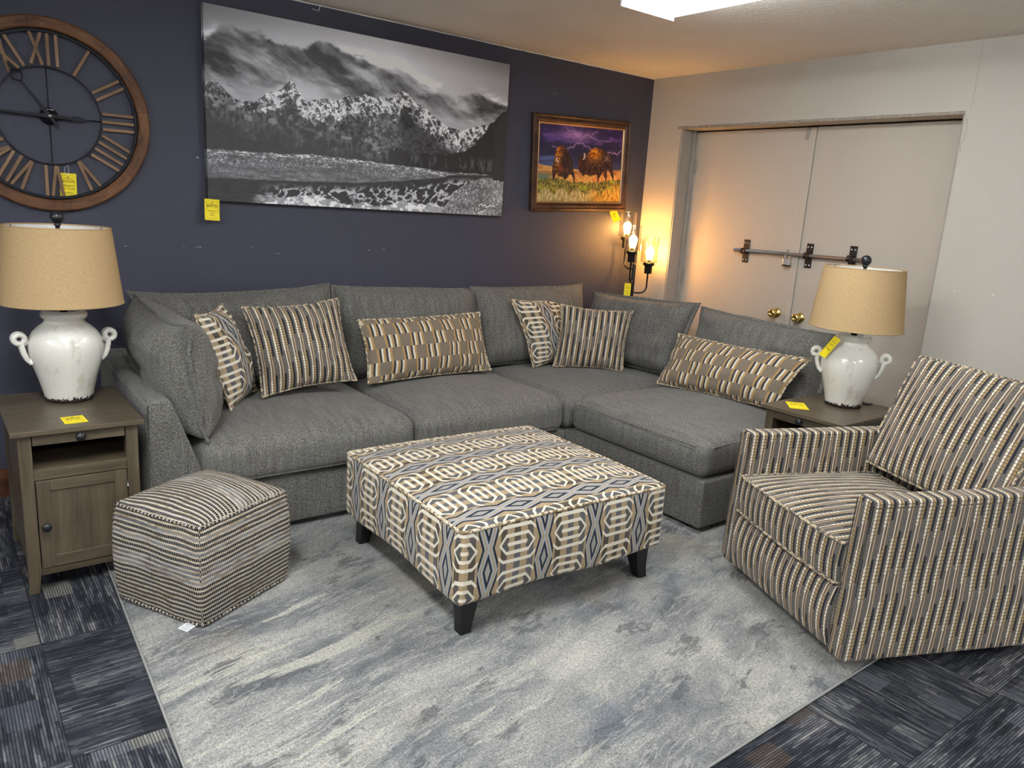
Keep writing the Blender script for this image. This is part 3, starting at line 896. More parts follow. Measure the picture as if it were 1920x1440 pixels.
throw('wide taupe lumbar pillow with dashed blocks, lying back on the right-hand side of the sofa', [(3.555, 3.10, .490), (3.615, 2.300, .515), (3.735, 2.205, .805), (3.725, 3.11, .790)], .17, 'brick', 'pipe_brick', 4, G, .05)

# ------------------------------------------------------------------ ottoman
ot = thing('ottoman', 'large square geometric-pattern ottoman on four black legs in the middle of the rug', 'ottoman', (1.870, 2.425, RZ), R(-1.5))
def odf(A):
    A = A.copy(); hx, hy = .50, .475; x = A[:, 0] / hx; y = A[:, 1] / hy; z = A[:, 2] / .14
    A[:, 0] += .012 * x * (1 - z ** 2) * (1 - y ** 4); A[:, 1] += .012 * y * (1 - z ** 2) * (1 - x ** 4)
    A[:, 2] += np.where(z > .3, .040 * (1 - np.abs(x) ** 3) * (1 - np.abs(y) ** 3), 0)
    A[:, 2] += np.where(z < -.3, .010 * np.sin(x * 5) * np.cos(y * 4), 0)
    return A
link('upholstered_body', pmesh(rbox(.50, .475, .14, .022, (16, 16, 8), 4, top='yx', deform=odf, c=(0, 0, .277), uvoff=(.145, .03))), 'hex', ot)
def owelt(p):
    x = p[0] / .50; y = p[1] / .475
    return (p[0], p[1], p[2] + .006 * (1 - min(1, abs(x)) ** 3 if abs(y) > .9 else 1 - min(1, abs(y)) ** 3))
link('piping', pmesh(tube(rrect(.497, .472, .022, .408, f=owelt), .0062, 8, closed=True)), 'pipe_hex', ot)
for sx in (-1, 1):
    for sy in (-1, 1):
        t0 = .036; V = []; lx, ly = .430 * sx, .410 * sy
        for z, h, o_ in ((0, .022, .012), (.04, .025, .006), (.09, .031, 0), (.142, .036, -.004)):
            for (a, b_) in ((-1, -1), (1, -1), (1, 1), (-1, 1)): V.append((a * h + sx * o_, b_ * h + sy * o_, z))
        F = [(3, 2, 1, 0), (12, 13, 14, 15)]
        for k in range(3):
            for i in range(4): F.append((k * 4 + i, k * 4 + (i + 1) % 4, k * 4 + 4 + (i + 1) % 4, k * 4 + 4 + i))
        link('leg', bevel_me((V, F, None), .003, 2), 'black_wood', ot, (lx, ly, 0))

# ------------------------------------------------------------------ pouf
pf = thing('pouf', 'woven cube pouf of cream and dark stripes beside the left end table', 'pouf', (.748, 2.775, RZ), R(28))
def pdf(A):
    A = A.copy(); x = A[:, 0] / .215; y = A[:, 1] / .205; z = A[:, 2] / .19
    A[:, 0] += .016 * x * (1 - z ** 2); A[:, 1] += .016 * y * (1 - z ** 2)
    A[:, 2] += np.where(z > .2, .050 * (1 - np.abs(x) ** 2.4) * (1 - np.abs(y) ** 2.4), 0)
    for i in range(len(A)):
        w = mnoise.noise(Vector((A[i, 0] * 11, A[i, 1] * 11, A[i, 2] * 11))) * .007
        A[i, 0] += w; A[i, 1] += w * .7
    return A
link('woven_cover', pmesh(rbox(.215, .205, .19, .022, (14, 14, 14), 4, deform=pdf, c=(0, 0, .192), top='yx')), 'pouf', pf)
def pw(p): return (p[0] + .004 * mnoise.noise(Vector((p[0] * 14, p[1] * 14, 0))), p[1], p[2] + .005 * mnoise.noise(Vector((p[0] * 9, p[1] * 9, 3))))
link('seam_cord', pmesh(tube(rrect(.214, .204, .02, .372, f=pw), .005, 8, closed=True)), 'pouf', pf)
link('seam_cord', pmesh(tube(rrect(.214, .204, .02, .012, f=pw), .0065, 8, closed=True)), 'pouf', pf)
for (sx, sy) in ((-1, -1), (1, -1), (-1, 1), (1, 1)):
    link('seam_cord', pmesh(tube([(sx * (.213 + .010 * math.sin(math.pi * i / 10)), sy * (.203 + .010 * math.sin(math.pi * i / 10)), .012 + .36 * i / 10) for i in range(11)], .002, 8)), 'pouf', pf)
ct = link('care_label', bevel_me([box(-.042, 0, -.022, .022, -.0006, .0006)], .0002, 1), 'label', pf, (-.214, -.155, .006), (0, R(-4), 0))
for i, w in enumerate((.030, .036, .026, .032)):
    link('label_print', bevel_me([box(-.036 + i * .008, -.034 + i * .008, -w / 2, w / 2, .0006, .0009)], 0), 'labelink', ct)

# ------------------------------------------------------------------ armchair
ch = thing('armchair', 'striped swivel armchair with cream, tan and navy dashes at the right edge', 'armchair', (2.521, 1.491, 0), R(-113.5))
W2 = .4125
def cdf_arm(A): return A
def armchair_arm(s):
    # profile across x, extruded along y with sloped rear
    hx, hy, hz = .040, .425, .296
    def df(A):
        A = A.copy(); y = A[:, 1] / hy; z = A[:, 2] / hz
        A[:, 1] += np.where(y < 0, .010 * (z + 1), 0)
        A[:, 0] += s * np.where(z < 0, .004 * (1 - z ** 2), 0)
        A[:, 2] += np.where((z > .5), .004 * np.sin(A[:, 1] * 4), 0)
        return A
    a = link('arm', pmesh(rbox(hx, hy, hz, .014, (3, 14, 8), 3, top='yx', deform=df, c=(s * (W2 - hx), .425, .058 + hz))), 'stripe', ch)
    for sx in (-1, 1):
        x = s * (W2 - hx) + sx * (hx - .004)
        link('arm_seam', pmesh(tube([(x, .000, .075), (x, .010, .40), (x, .019, .63)], .0022, 6)), 'seam_dark', a)
    xo = s * (W2 - .001)
    link('arm_seam', pmesh(tube([(xo, .03, .622), (xo, .45, .622), (xo, .84, .616)], .002, 6)), 'seam_dark', a)
    return a
armchair_arm(-1); armchair_arm(1)
def rdf(A):
    A = A.copy(); z = A[:, 2] / .12; y = A[:, 1]
    A[:, 1] += np.where(y < 0, -.026 * (1 - z ** 2), 0)
    return A
link('front_rail', pmesh(rbox(.332, .03, .12, .022, (12, 2, 6), 3, deform=rdf, c=(0, .030, .185), uvoff=(.01, 0))), 'stripe', ch)
link('underframe', pmesh(rbox(.34, .40, .03, .01, (2, 2, 1), 2, c=(0, .46, .10))), 'black_matte', ch)
def sdf(A):
    A = A.copy(); x = A[:, 0] / .335; y = A[:, 1] / .32; z = A[:, 2] / .078
    A[:, 2] += np.where(z > .3, .030 * (1 - np.abs(x) ** 2.5) * (1 - np.abs(y) ** 2.5), 0)
    A[:, 1] += np.where(y < -.8, -.014 * (1 - x ** 2) - .008 * (1 - z ** 2), 0)
    return A
sc_ = link('seat_cushion', pmesh(rbox(.329, .32, .078, .014, (14, 14, 4), 3, deform=sdf, c=(0, .315, .388), uvoff=(.01, .06))), 'stripe', ch)
def sw(z0):
    def f(p):
        x = p[0] / .33; y = p[1] / .32
        yy = p[1] - (.014 * (1 - x ** 2) if y < -.9 else 0)
        return (p[0], yy + .315, z0)
    return f
link('piping', pmesh(tube(rrect(.329, .321, .02, 0, f=sw(.463)), .006, 8, closed=True)), 'pipe_stripe', sc_)
link('piping', pmesh(tube(rrect(.329, .321, .02, 0, f=sw(.314)), .006, 8, closed=True)), 'pipe_stripe', sc_)
def bdf(A):
    A = A.copy(); x = A[:, 0] / .33; y = A[:, 1] / .085; z = A[:, 2] / .262
    A[:, 1] += np.where(y < -.2, -.040 * (1 - np.abs(x) ** 2.4) * (1 - np.abs(z) ** 2.4), 0)
    A[:, 2] += .003 * (1 - x ** 2) * (z > .5)
    return A
bk = link('back_cushion', pmesh(rbox(.342, .085, .254, .020, (14, 4, 12), 3, deform=bdf, uvoff=(.02, .03))), 'stripe', ch, (-.012, .766, .720), (R(-22), 0, 0))
for yy in (-.076, .076):
    def bw(p, yy=yy): return (p[0], yy, p[1] + (.003 * (1 - (p[0] / .33) ** 2) if p[1] > .23 else 0))
    link('piping', pmesh(tube(rrect(.341, .253, .025, 0, f=bw), .006, 8, closed=True)), 'pipe_stripe', bk)
link('back_frame', pmesh(rbox(.375, .05, .33, .03, (8, 2, 8), 3, uvoff=(.02, 0))), 'stripe', ch, (0, .890, .585), (R(-20), 0, 0))
link('rear_panel', pmesh(rbox(.372, .03, .17, .02, (6, 2, 4), 3)), 'stripe', ch, (0, .83, .23))
link('swivel_base', pmesh(lathe([(0, .075), (.05, .075), (.05, .03), (.24, .022), (.26, .012), (.26, 0), (0, 0)], 40, c=(0, .46, RZ))), 'black', ch)

# ------------------------------------------------------------------ end tables
def end_table(label, loc, rz):
    t = thing('end_table', label, 'end table', loc, rz, 'end tables')
    # local: front faces -y, origin front centre on the floor
    w = .2125; d = .56; H = .628
    link('tabletop', bevel_me([box(-w - .004, w + .004, -.018, d + .012, H - .019, H)], .003, 2), 'table_x', t)
    lw = .042
    for (sx, y0) in ((-1, 0), (1, 0), (-1, d - lw), (1, d - lw)):
        x0 = -w + .018 if sx < 0 else w - .018 - lw
        V = []
        for z, sh in ((0, .010), (.09, 0), (H - .0195, 0)):
            xa = x0 + (sh if sx > 0 else 0); xb = x0 + lw - (sh if sx < 0 else 0)
            ya = y0 + (sh if y0 > .1 else 0); yb = y0 + lw - (sh if y0 < .1 else 0)
            V += [(xa, ya, z), (xb, ya, z), (xb, yb, z), (xa, yb, z)]
        F = [(3, 2, 1, 0), (8, 9, 10, 11)]
        for k in range(2):
            for i in range(4): F.append((k * 4 + i, k * 4 + (i + 1) % 4, k * 4 + 4 + (i + 1) % 4, k * 4 + 4 + i))
        link('leg', bevel_me((V, F, None), .002, 2), 'table_z', t)
    xi = w - .018 - lw
    for s in (-1, 1):
        xa = s * (w - .026); link('side_panel', bevel_me([box(min(xa, xa - s * .014), max(xa, xa - s * .014), lw, d - lw, .066, H - .02)], .001, 1), 'table_z', t)
    link('back_panel', bevel_me([box(-xi, xi, d - .02, d - .008, .066, H - .02)], .001, 1), 'table_z', t)
    link('shelf', bevel_me([box(-xi - .02, xi + .02, .004, d - .02, .462, .476)], .001, 1), 'table_x', t)
    link('front_rail', bevel_me([box(-xi, xi, .004, .024, .436, .4615)], .001, 1), 'table_x', t)
    link('front_rail', bevel_me([box(-xi, xi, .004, .024, .066, .092)], .001, 1), 'table_x', t)
    link('cabinet_floor', bevel_me([box(-xi - .02, xi + .02, .025, d - .02, .080, .092)], .001, 1), 'table_x', t)
    dr = link('drawer', bevel_me([box(-xi + .003, xi - .003, -.002, .018, .568, H - .0235), box(-xi + .01, xi - .01, .018, d - .08, .570, .60)], .0015, 1), 'table_x', t)
    kp = [(0, .0), (.008, 0), (.0065, .008), (.008, .013), (.0145, .018), (.0165, .024), (.014, .030), (.007, .033), (0, .034)]
    link('knob', pmesh(lathe(kp, 24)), 'black', dr, (0, -.002, .590), (R(90), 0, 0))
    x0, x1, z0, z1 = -xi + .003, xi - .003, .095, .433
    do = link('door', bevel_me([box(x0, x0 + .044, -.002, .018, z0, z1)], .0015, 1), 'table_z', t)
    link('door_stile', bevel_me([box(x1 - .044, x1, -.002, .018, z0, z1)], .0015, 1), 'table_z', do)
    link('door_rail', bevel_me([box(x0 + .044, x1 - .044, -.001, .017, z1 - .040, z1)], .001, 1), 'table_x', do)
    link('door_rail', bevel_me([box(x0 + .044, x1 - .044, -.001, .017, z0, z0 + .044)], .001, 1), 'table_x', do)
    link('door_panel', bevel_me([box(x0 + .040, x1 - .040, .006, .014, z0 + .04, z1 - .036)], .0, 1), 'table_z', do)
    link('knob', pmesh(lathe(kp, 24)), 'black', do, (x0 + .022, -.002, .262), (R(90), 0, 0))
    for z in (.15, .385): link('hinge', pmesh(tube([(x1 + .001, -.004, z - .018), (x1 + .001, -.004, z + .018)], .0028, 8)), 'steel', do)
    # power strip set into the back edge of the top
    ps = link('charging_panel', bevel_me([box(-.055, .055, d - .055, d - .012, H, H + .006)], .002, 2), 'black', t)
    for s in (-.03, 0, .03): link('port', bevel_me([box(s - .008, s + .008, d - .040, d - .028, H + .006, H + .0068)], .0005, 1), 'steel', ps)
    return t
tl = end_table('grey-brown wooden end table with drawer, open shelf and door, left of the sofa', (.397, 3.060, 0), R(.4))
tr = end_table('grey-brown wooden end table behind the striped armchair at the right end of the sofa', (3.262, 1.925, 0), R(-90))
TH = .628

# ------------------------------------------------------------------ table lamps
def table_lamp(label, loc, rz):
    t = thing('table_lamp', label, 'table lamp', loc, rz, 'table lamps')
    prof = [(0, 0), (.080, 0), (.086, .004), (.087, .012), (.092, .040), (.106, .095), (.122, .150), (.1325, .195), (.134, .225), (.128, .255), (.114, .280), (.094, .300), (.077, .313), (.0705, .323), (.072, .330), (.080, .335), (.083, .342), (.083, .352), (.078, .360), (.066, .364), (.050, .363), (.048, .355), (.048, .345)]
    j = link('ceramic_jar', pmesh(lathe(prof, 64)), 'ceramic', t)
    for s in (-1, 1):
        # scrolled strap handle: rises from the shoulder and curls outward into a loop
        for k, off in enumerate((-.013, 0, .013)):
            pts = [(s * .122, off, .160), (s * .138, off, .176), (s * .147, off, .198), (s * .153, off * .9, .225)]
            cx, cz, rr = .160, .257, .0185
            for i in range(15):
                a = R(-115 + 360 * i / 14 * .98) if True else 0
                pts.append((s * (cx + rr * math.cos(a + math.pi * 0)), off * .85, cz + rr * math.sin(a)))
            pts.append((s * .150, off * .6, .236)); pts.append((s * .128, off * .5, .246))
            link('handle', pmesh(tube(pts, .0105, 10)), 'ceramic', j)
    link('stem', pmesh(lathe([(0, .345), (.014, .345), (.014, .44), (.008, .445), (.008, .69), (0, .69)], 20)), 'black', t)
    zb, zt, rb, rt = .395, .690, .218, .186
    V, F, UV = lathe([(rb, zb), (rb - (rb - rt) * .25, zb + (zt - zb) * .25), (rb - (rb - rt) * .5, zb + (zt - zb) * .5), (rb - (rb - rt) * .75, zb + (zt - zb) * .75), (rt, zt)], 72)
    sh = link('lamp_shade', mk(V, F, UV), 'burlap', t)
    V, F, UV = lathe([(rt - .0025, zt), ((rb + rt) / 2 - .0025, (zb + zt) / 2), (rb - .0025, zb)], 72)
    link('lining', mk(V, F, UV), 'shade_lining', sh)
    for r_, z_ in ((rb - .001, zb + .001), (rt - .001, zt - .001)):
        link('rim', pmesh(tube([(r_ * math.cos(a), r_ * math.sin(a), z_) for a in [2 * math.pi * i / 72 for i in range(72)]], .0028, 8, closed=True)), 'burlap', sh)
    zs = zt - .018
    for k in range(3):
        a = R(20 + 120 * k)
        link('spider', pmesh(tube([(.006 * math.cos(a), .006 * math.sin(a), zs), ((rt - .02) * math.cos(a), (rt - .02) * math.sin(a), zs), ((rt - .004) * math.cos(a), (rt - .004) * math.sin(a), zt - .004)], .0018, 6)), 'black', t)
    link('finial', pmesh(lathe([(0, .668), (.007, .668), (.009, .676), (.006, .682), (.007, .690), (.012, .694), (.013, .699), (.010, .701), (.017, .705), (.0225, .713), (.025, .723), (.0235, .734), (.018, .743), (.009, .749), (0, .750)], 28)), 'black', t)
    link('bulb_socket', pmesh(lathe([(0, .44), (.016, .44), (.018, .50), (.010, .505), (.03, .54), (.03, .57), (.018, .595), (0, .60)], 20)), 'white', t)
    return t
lampL = table_lamp('cream ceramic jar lamp with burlap shade on the left end table, under the clock', (.424, 3.470, TH), R(4))
lampR = table_lamp('cream ceramic jar lamp with burlap shade on the table behind the armchair', (3.640, 1.938, TH), R(-62))

# ------------------------------------------------------------------ price tags
def price_tag(label, w, h, lines, loc, rot, curl=.0, string=None, rowscale=1.0):
    t = thing('price_tag', label, 'price tag', loc)
    t.rotation_euler = rot; t['group'] = 'yellow price tags'
    n = 10; V = []; F = []
    for j in range(n + 1):
        z = h * (j / n - .5); dy = -curl * (1 - (j / n)) ** 2
        V += [(-w / 2, dy - .0004, z), (w / 2, dy - .0004, z), (w / 2, dy + .0004, z), (-w / 2, dy + .0004, z)]
        if j:
            a = (j - 1) * 4; c = j * 4
            for k in range(4): F.append((a + k, a + (k + 1) % 4, c + (k + 1) % 4, c + k))
    F += [(3, 2, 1, 0), (n * 4, n * 4 + 1, n * 4 + 2, n * 4 + 3)]
    link('card', mk(V, F, boxuv_of(V, F), smooth=False), 'yellow', t)
    def yy(z): return -curl * (1 - (z / h + .5)) ** 2
    def stroke(nm, x0, x1, z0, z1, mat):
        y = yy((z0 + z1) / 2) - .0004
        link(nm, bevel_me([box(x0, x1, y - .0004, y, z0, z1)], 0), mat, t)
    m = .12 * w; b = .09 * h; q = .012 * w
    stroke('printed_border', -w / 2 + m, w / 2 - m, h / 2 - b - q, h / 2 - b, 'yellow_ink'); stroke('printed_border', -w / 2 + m, w / 2 - m, -h / 2 + b, -h / 2 + b + q, 'yellow_ink')
    stroke('printed_border', -w / 2 + m, -w / 2 + m + q, -h / 2 + b, h / 2 - b, 'yellow_ink'); stroke('printed_border', w / 2 - m - q, w / 2 - m, -h / 2 + b, h / 2 - b, 'yellow_ink')
    link('printed_emblem', pmesh(lathe([(0, .0003), (.035 * w, .0003), (.045 * w, 0)], 6)), 'ink', t, (0, yy(h * .33) - .0006, h * .33), (R(90), 0, 0))
    stroke('printed_heading', -w * .3, w * .3, h * .25, h * .27, 'yellow_ink')
    for (s, z, size) in lines:
        text_me(s, size, 'ink', t, (0, yy(z * h) - .0008, z * h), name='handwriting')
    if string: link('string', pmesh(tube(string, .0009, 6)), 'string', t)
    return t
price_tag('yellow price tag on a white string inside the wall clock ring', .068, .106, [('$339.99', .10, .0155), ('Hatover', -.06, .0135), ('XL Clock', -.19, .0135), ('#102063', -.36, .010)], (.564, Y1 - .009, 1.472), (0, R(1), 0),
          string=[(-.002, -.001, .043), (-.014, -.001, .058), (-.010, -.004, .078), (.001, -.006, .092), (.004, -.003, .070), (.002, -.001, .045)])
price_tag('yellow price tag below the lower left corner of the mountain canvas', .074, .106, [('$499.99', .12, .0165), ('Tall Mountain', -.08, .0085), ('Canvas', -.18, .0085), ('Print', -.28, .0085)], (1.199, Y1 - .0412, 1.391), (0, R(2), 0), .010)
price_tag('curled yellow price tag under the frame of the bison picture', .075, .082, [('$299', .05, .016), ('Bison', -.15, .012)], (4.085, Y1 - .030, 1.482), (R(-6), R(-18), R(4)), .022)
price_tag('yellow price tag on the pole of the three-arm floor lamp', .046, .100, [('$189', .12, .012), ('Lamp', -.08, .010), ('3 light', -.26, .009)], (3.975, 3.83, .972), (0, 0, R(-38)), .0)
a = math.pi / 2
price_tag('yellow price tag lying flat on the left end table in front of the lamp', .076, .098, [('$249.99', .10, .014), ('End Table', -.12, .012)], (.392, 3.138, TH + .0012), (R(-90), 0, R(3)))
price_tag('yellow price tag lying flat on the right end table beside the lamp', .090, .140, [('$249.99', .10, .018), ('End Table', -.12, .014)], (3.382, 2.031, TH + .0012), (R(-90), 0, R(-47)))
price_tag('narrow yellow price tag hanging from the rim of the right-hand table lamp', .036, .115, [('$169', .1, .010), ('Lamp', -.12, .010)], (3.494, 1.972, .928), (R(4), R(30), R(-50)), .0, string=[(0, 0, .055), (.012, .012, .064), (.030, .030, .062)])

# ------------------------------------------------------------------ wall clock
ck = thing('wall_clock', 'big round open wall clock with walnut rim and wooden Roman numerals', 'clock', (.506, Y1, 1.769))
# local: x right, z up, -y towards room
def ring_prof(r0, r1, y0, y1, n=96, bev=.006):
    prof = [(r0, y0), (r0, y1 - bev), (r0 + bev, y1), (r1 - bev, y1), (r1, y1 - bev), (r1, y0)]
    V = []; F = []; UV = []
    m = len(prof)
    for k in range(n):
        a_ = 2 * math.pi * k / n
        for (r_, y_) in prof: V.append((r_ * math.sin(a_), -y_, r_ * math.cos(a_)))
    for k in range(n):
        k2 = (k + 1) % n
        for i in range(m):
            i2 = (i + 1) % m
            F.append((k * m + i, k2 * m + i, k2 * m + i2, k * m + i2))
            UV += [(k, i)] * 4
    return V, F, UV
def m_ring():
    b = B('walnut_ring'); o = b.coord('Object'); x, y, z = b.sep(o)
    ang = b.m('ARCTAN2', x, z); rad = b.m('SQRT', x * x + z * z)
    v = b.vec(ang * 3.0, rad * 40.0, y * 10.0)
    g = b.noise(v, 1.5, 5, .65, .6); g2 = b.noise(o, 7, 3)
    col = b.ramp(g * .65 + g2 * .35, [(.34, S(62, 38, 22)), (.48, S(96, 62, 38)), (.6, S(120, 82, 52)), (.72, S(150, 108, 70))])
    seg = ((ang / (math.pi / 4) + .2).frac() - .5).abs() > .492
    col = b.mix(seg * .5, col, S(40, 26, 18))
    return b.end(col, .5, bump=g, bs=.15, bd=.002, spec=.35)
MAT['ringwood'] = m_ring()
link('wooden_rim', mk(*ring_prof(.366, .417, 0, .034), smooth=False), 'ringwood', ck)
link('outer_ring', mk(*ring_prof(.350, .362, .012, .024, bev=.001), smooth=False), 'iron', ck)
link('inner_ring', mk(*ring_prof(.206, .212, .012, .018, bev=.001), smooth=False), 'iron', ck)
def bar(x0, z0, x1, z1, w, y0, y1):
    d = Vector((x1 - x0, 0, z1 - z0)).normalized(); s = Vector((d.z, 0, -d.x)) * w / 2
    a_ = Vector((x0, 0, z0)); b_ = Vector((x1, 0, z1)); V = []
    for y in (-y0, -y1):
        for p in (a_ - s, a_ + s, b_ + s, b_ - s): V.append((p.x, y, p.z))
    return V, [(0, 1, 2, 3), (7, 6, 5, 4), (0, 4, 5, 1), (1, 5, 6, 2), (2, 6, 7, 3), (3, 7, 4, 0)], None
NUM = ['XII', 'I', 'II', 'III', 'IIII', 'V', 'VI', 'VII', 'VIII', 'IX', 'X', 'XI']
for k, s in enumerate(NUM):
    r0, r1 = .214, .349; wd = {'I': .034, 'V': .056, 'X': .058}; tot = sum(wd[c] for c in s); x = -tot / 2; bars = []
    for c in s:
        xc = x + wd[c] / 2
        if c == 'I': bars.append(bar(xc, r0, xc, r1, .0135, .013, .020))
        elif c == 'V': bars += [bar(xc, r0, xc - .019, r1, .0135, .013, .020), bar(xc + .004, r0, xc + .024, r1, .0135, .0135, .0205)]
        else: bars += [bar(xc + .022, r0, xc - .022, r1, .0135, .013, .020), bar(xc - .022, r0, xc + .022, r1, .0135, .0135, .0205)]
        x += wd[c]
    me = bevel_me([(v, f, [(0, 0)] * 24) for v, f, _ in bars], .001, 1)
    link('numeral', me, 'numeral_wood', ck, (0, 0, 0), (0, R(30 * k), 0))
for k in range(4):
    link('spoke', mk(*tube([(.03 * math.sin(R(90 * k)), -.012, .03 * math.cos(R(90 * k))), (.207 * math.sin(R(90 * k)), -.012, .207 * math.cos(R(90 * k)))], .0022, 6)), 'iron', ck)
link('hub', pmesh(lathe([(0, .026), (.018, .026), (.020, .02), (.036, .018), (.038, .006), (0, .006)], 40)), 'iron', ck, (0, 0, 0), (R(90), 0, 0))
link('arbor', pmesh(lathe([(0, .046), (.007, .046), (.009, .042), (.009, .024)], 20)), 'steel', ck, (0, 0, 0), (R(90), 0, 0))
link('maker_plate', bevel_me([box(-.018, .018, -.019, -.018, .026, .030)], 0), 'steel', ck)
def hand(length, ang, y, tail, sp_at, sp_r):
    V = []; pr = [(-tail, .0008), (-tail * .66, .013), (-tail * .5, .005), (0, .0085), (sp_at * .3, .006), (sp_at - sp_r, .0035)]
    n_ = len(pr); top = [(x_, w_) for x_, w_ in pr]
    me_parts = []
    V = [(w_, -y, x_) for x_, w_ in top] + [(-w_, -y, x_) for x_, w_ in reversed(top)]
    V += [(a_, b_ - .002, c_) for a_, b_, c_ in V]; m_ = 2 * n_
    F = [tuple(range(m_)), tuple(reversed(range(m_, 2 * m_)))] + [(i, i + m_, (i + 1) % m_ + m_, (i + 1) % m_) for i in range(m_)]
    me_parts.append((V, F, [(0, 0)] * (m_ * 2 + 4 * m_)))
    # spade: open loop of two curved blades and a tip
    for s in (-1, 1):
        pts = [(0, -y, sp_at - sp_r)]
        for i in range(1, 8): pts.append((s * sp_r * .75 * math.sin(math.pi * i / 8), -y, sp_at - sp_r + 2 * sp_r * i / 8))
        pts.append((0, -y, sp_at + sp_r)); me_parts.append(tube(pts, .0035, 6))
    me_parts.append(tube([(0, -y, sp_at + sp_r), (0, -y, length)], [.0045, .0012], 6))
    return link('clock_hand', mk(*join(me_parts), smooth=False), 'iron', ck, (0, 0, 0), (0, R(ang), 0))
hand(.34, -89, .036, .155, .26, .022)
hand(.255, -36, .030, .06, .195, .030)

# ------------------------------------------------------------------ pictures (vertex-painted surfaces)
rng = np.random.RandomState(3)
_G = rng.rand(256, 256)
def vn(x, y):
    xi = np.floor(x).astype(int); yi = np.floor(y).astype(int); fx = x - xi; fy = y - yi
    fx = fx * fx * (3 - 2 * fx); fy = fy * fy * (3 - 2 * fy)
    g = lambda a, b: _G[a % 256, b % 256]
    return (g(xi, yi) * (1 - fx) + g(xi + 1, yi) * fx) * (1 - fy) + (g(xi, yi + 1) * (1 - fx) + g(xi + 1, yi + 1) * fx) * fy
def fbm(x, y, o=5, gain=.5):
    s = 0; a = 1; t = 0
    for i in range(o): s = s + a * vn(x * 2 ** i + 17 * i, y * 2 ** i + 31 * i); t += a; a *= gain
    return s / t
def sm(e0, e1, x):
    t = np.clip((x - e0) / (e1 - e0), 0, 1); return t * t * (3 - 2 * t)
def pl_(pts, u):
    a = np.array(pts); o = np.argsort(a[:, 0]); return np.interp(u, a[o, 0], a[o, 1])
def mixn(a, b, f): return a * (1 - f) + b * f
def poly_mask(pts, u, v):
    inside = np.zeros(u.shape, bool); n = len(pts)
    for i in range(n):
        x0, y0 = pts[i]; x1, y1 = pts[(i + 1) % n]
        c = ((y0 > v) != (y1 > v)) & (u < (x1 - x0) * (v - y0) / (y1 - y0 + 1e-12) + x0)
        inside ^= c
    return inside
def seg_dist(pts, u, v, asp):
    d = np.full(u.shape, 9.0)
    for (x0, y0), (x1, y1) in zip(pts[:-1], pts[1:]):
        ax, ay = x0 * asp, y0; bx, by = x1 * asp, y1; px, py = u * asp, v
        dx, dy = bx - ax, by - ay; t = np.clip(((px - ax) * dx + (py - ay) * dy) / (dx * dx + dy * dy + 1e-12), 0, 1)
        d = np.minimum(d, np.hypot(px - ax - t * dx, py - ay - t * dy))
    return d
def grid_mesh(w, h, nx, ny, colfn, y=0):
    us = np.linspace(0, 1, nx + 1); vs = np.linspace(0, 1, ny + 1); U, Vv = np.meshgrid(us, vs)
    C = colfn(U, Vv)
    me = bpy.data.meshes.new('print')
    co = np.stack([(U - .5) * w, np.full(U.shape, y), (Vv - .5) * h], -1).reshape(-1, 3)
    nf = nx * ny; i, j = np.meshgrid(np.arange(nx), np.arange(ny)); a = (j * (nx + 1) + i).ravel()
    Fv = np.stack([a, a + 1, a + nx + 2, a + nx + 1], -1)
    me.vertices.add(len(co)); me.vertices.foreach_set('co', co.ravel().astype(np.float32))
    me.loops.add(nf * 4); me.loops.foreach_set('vertex_index', Fv.ravel().astype(np.int32))
    me.polygons.add(nf); me.polygons.foreach_set('loop_start', np.arange(0, nf * 4, 4, dtype=np.int32))
    me.update(calc_edges=True)
    ca = me.color_attributes.new(name='print', type='FLOAT_COLOR', domain='POINT')
    rgba = np.ones((len(co), 4), np.float32); rgba[:, :3] = C.reshape(-1, 3); ca.data.foreach_set('color', rgba.ravel())
    return me
def tolin(c): return np.where(c <= .04045, c / 12.92, ((np.maximum(c, 0) + .055) / 1.055) ** 2.4)

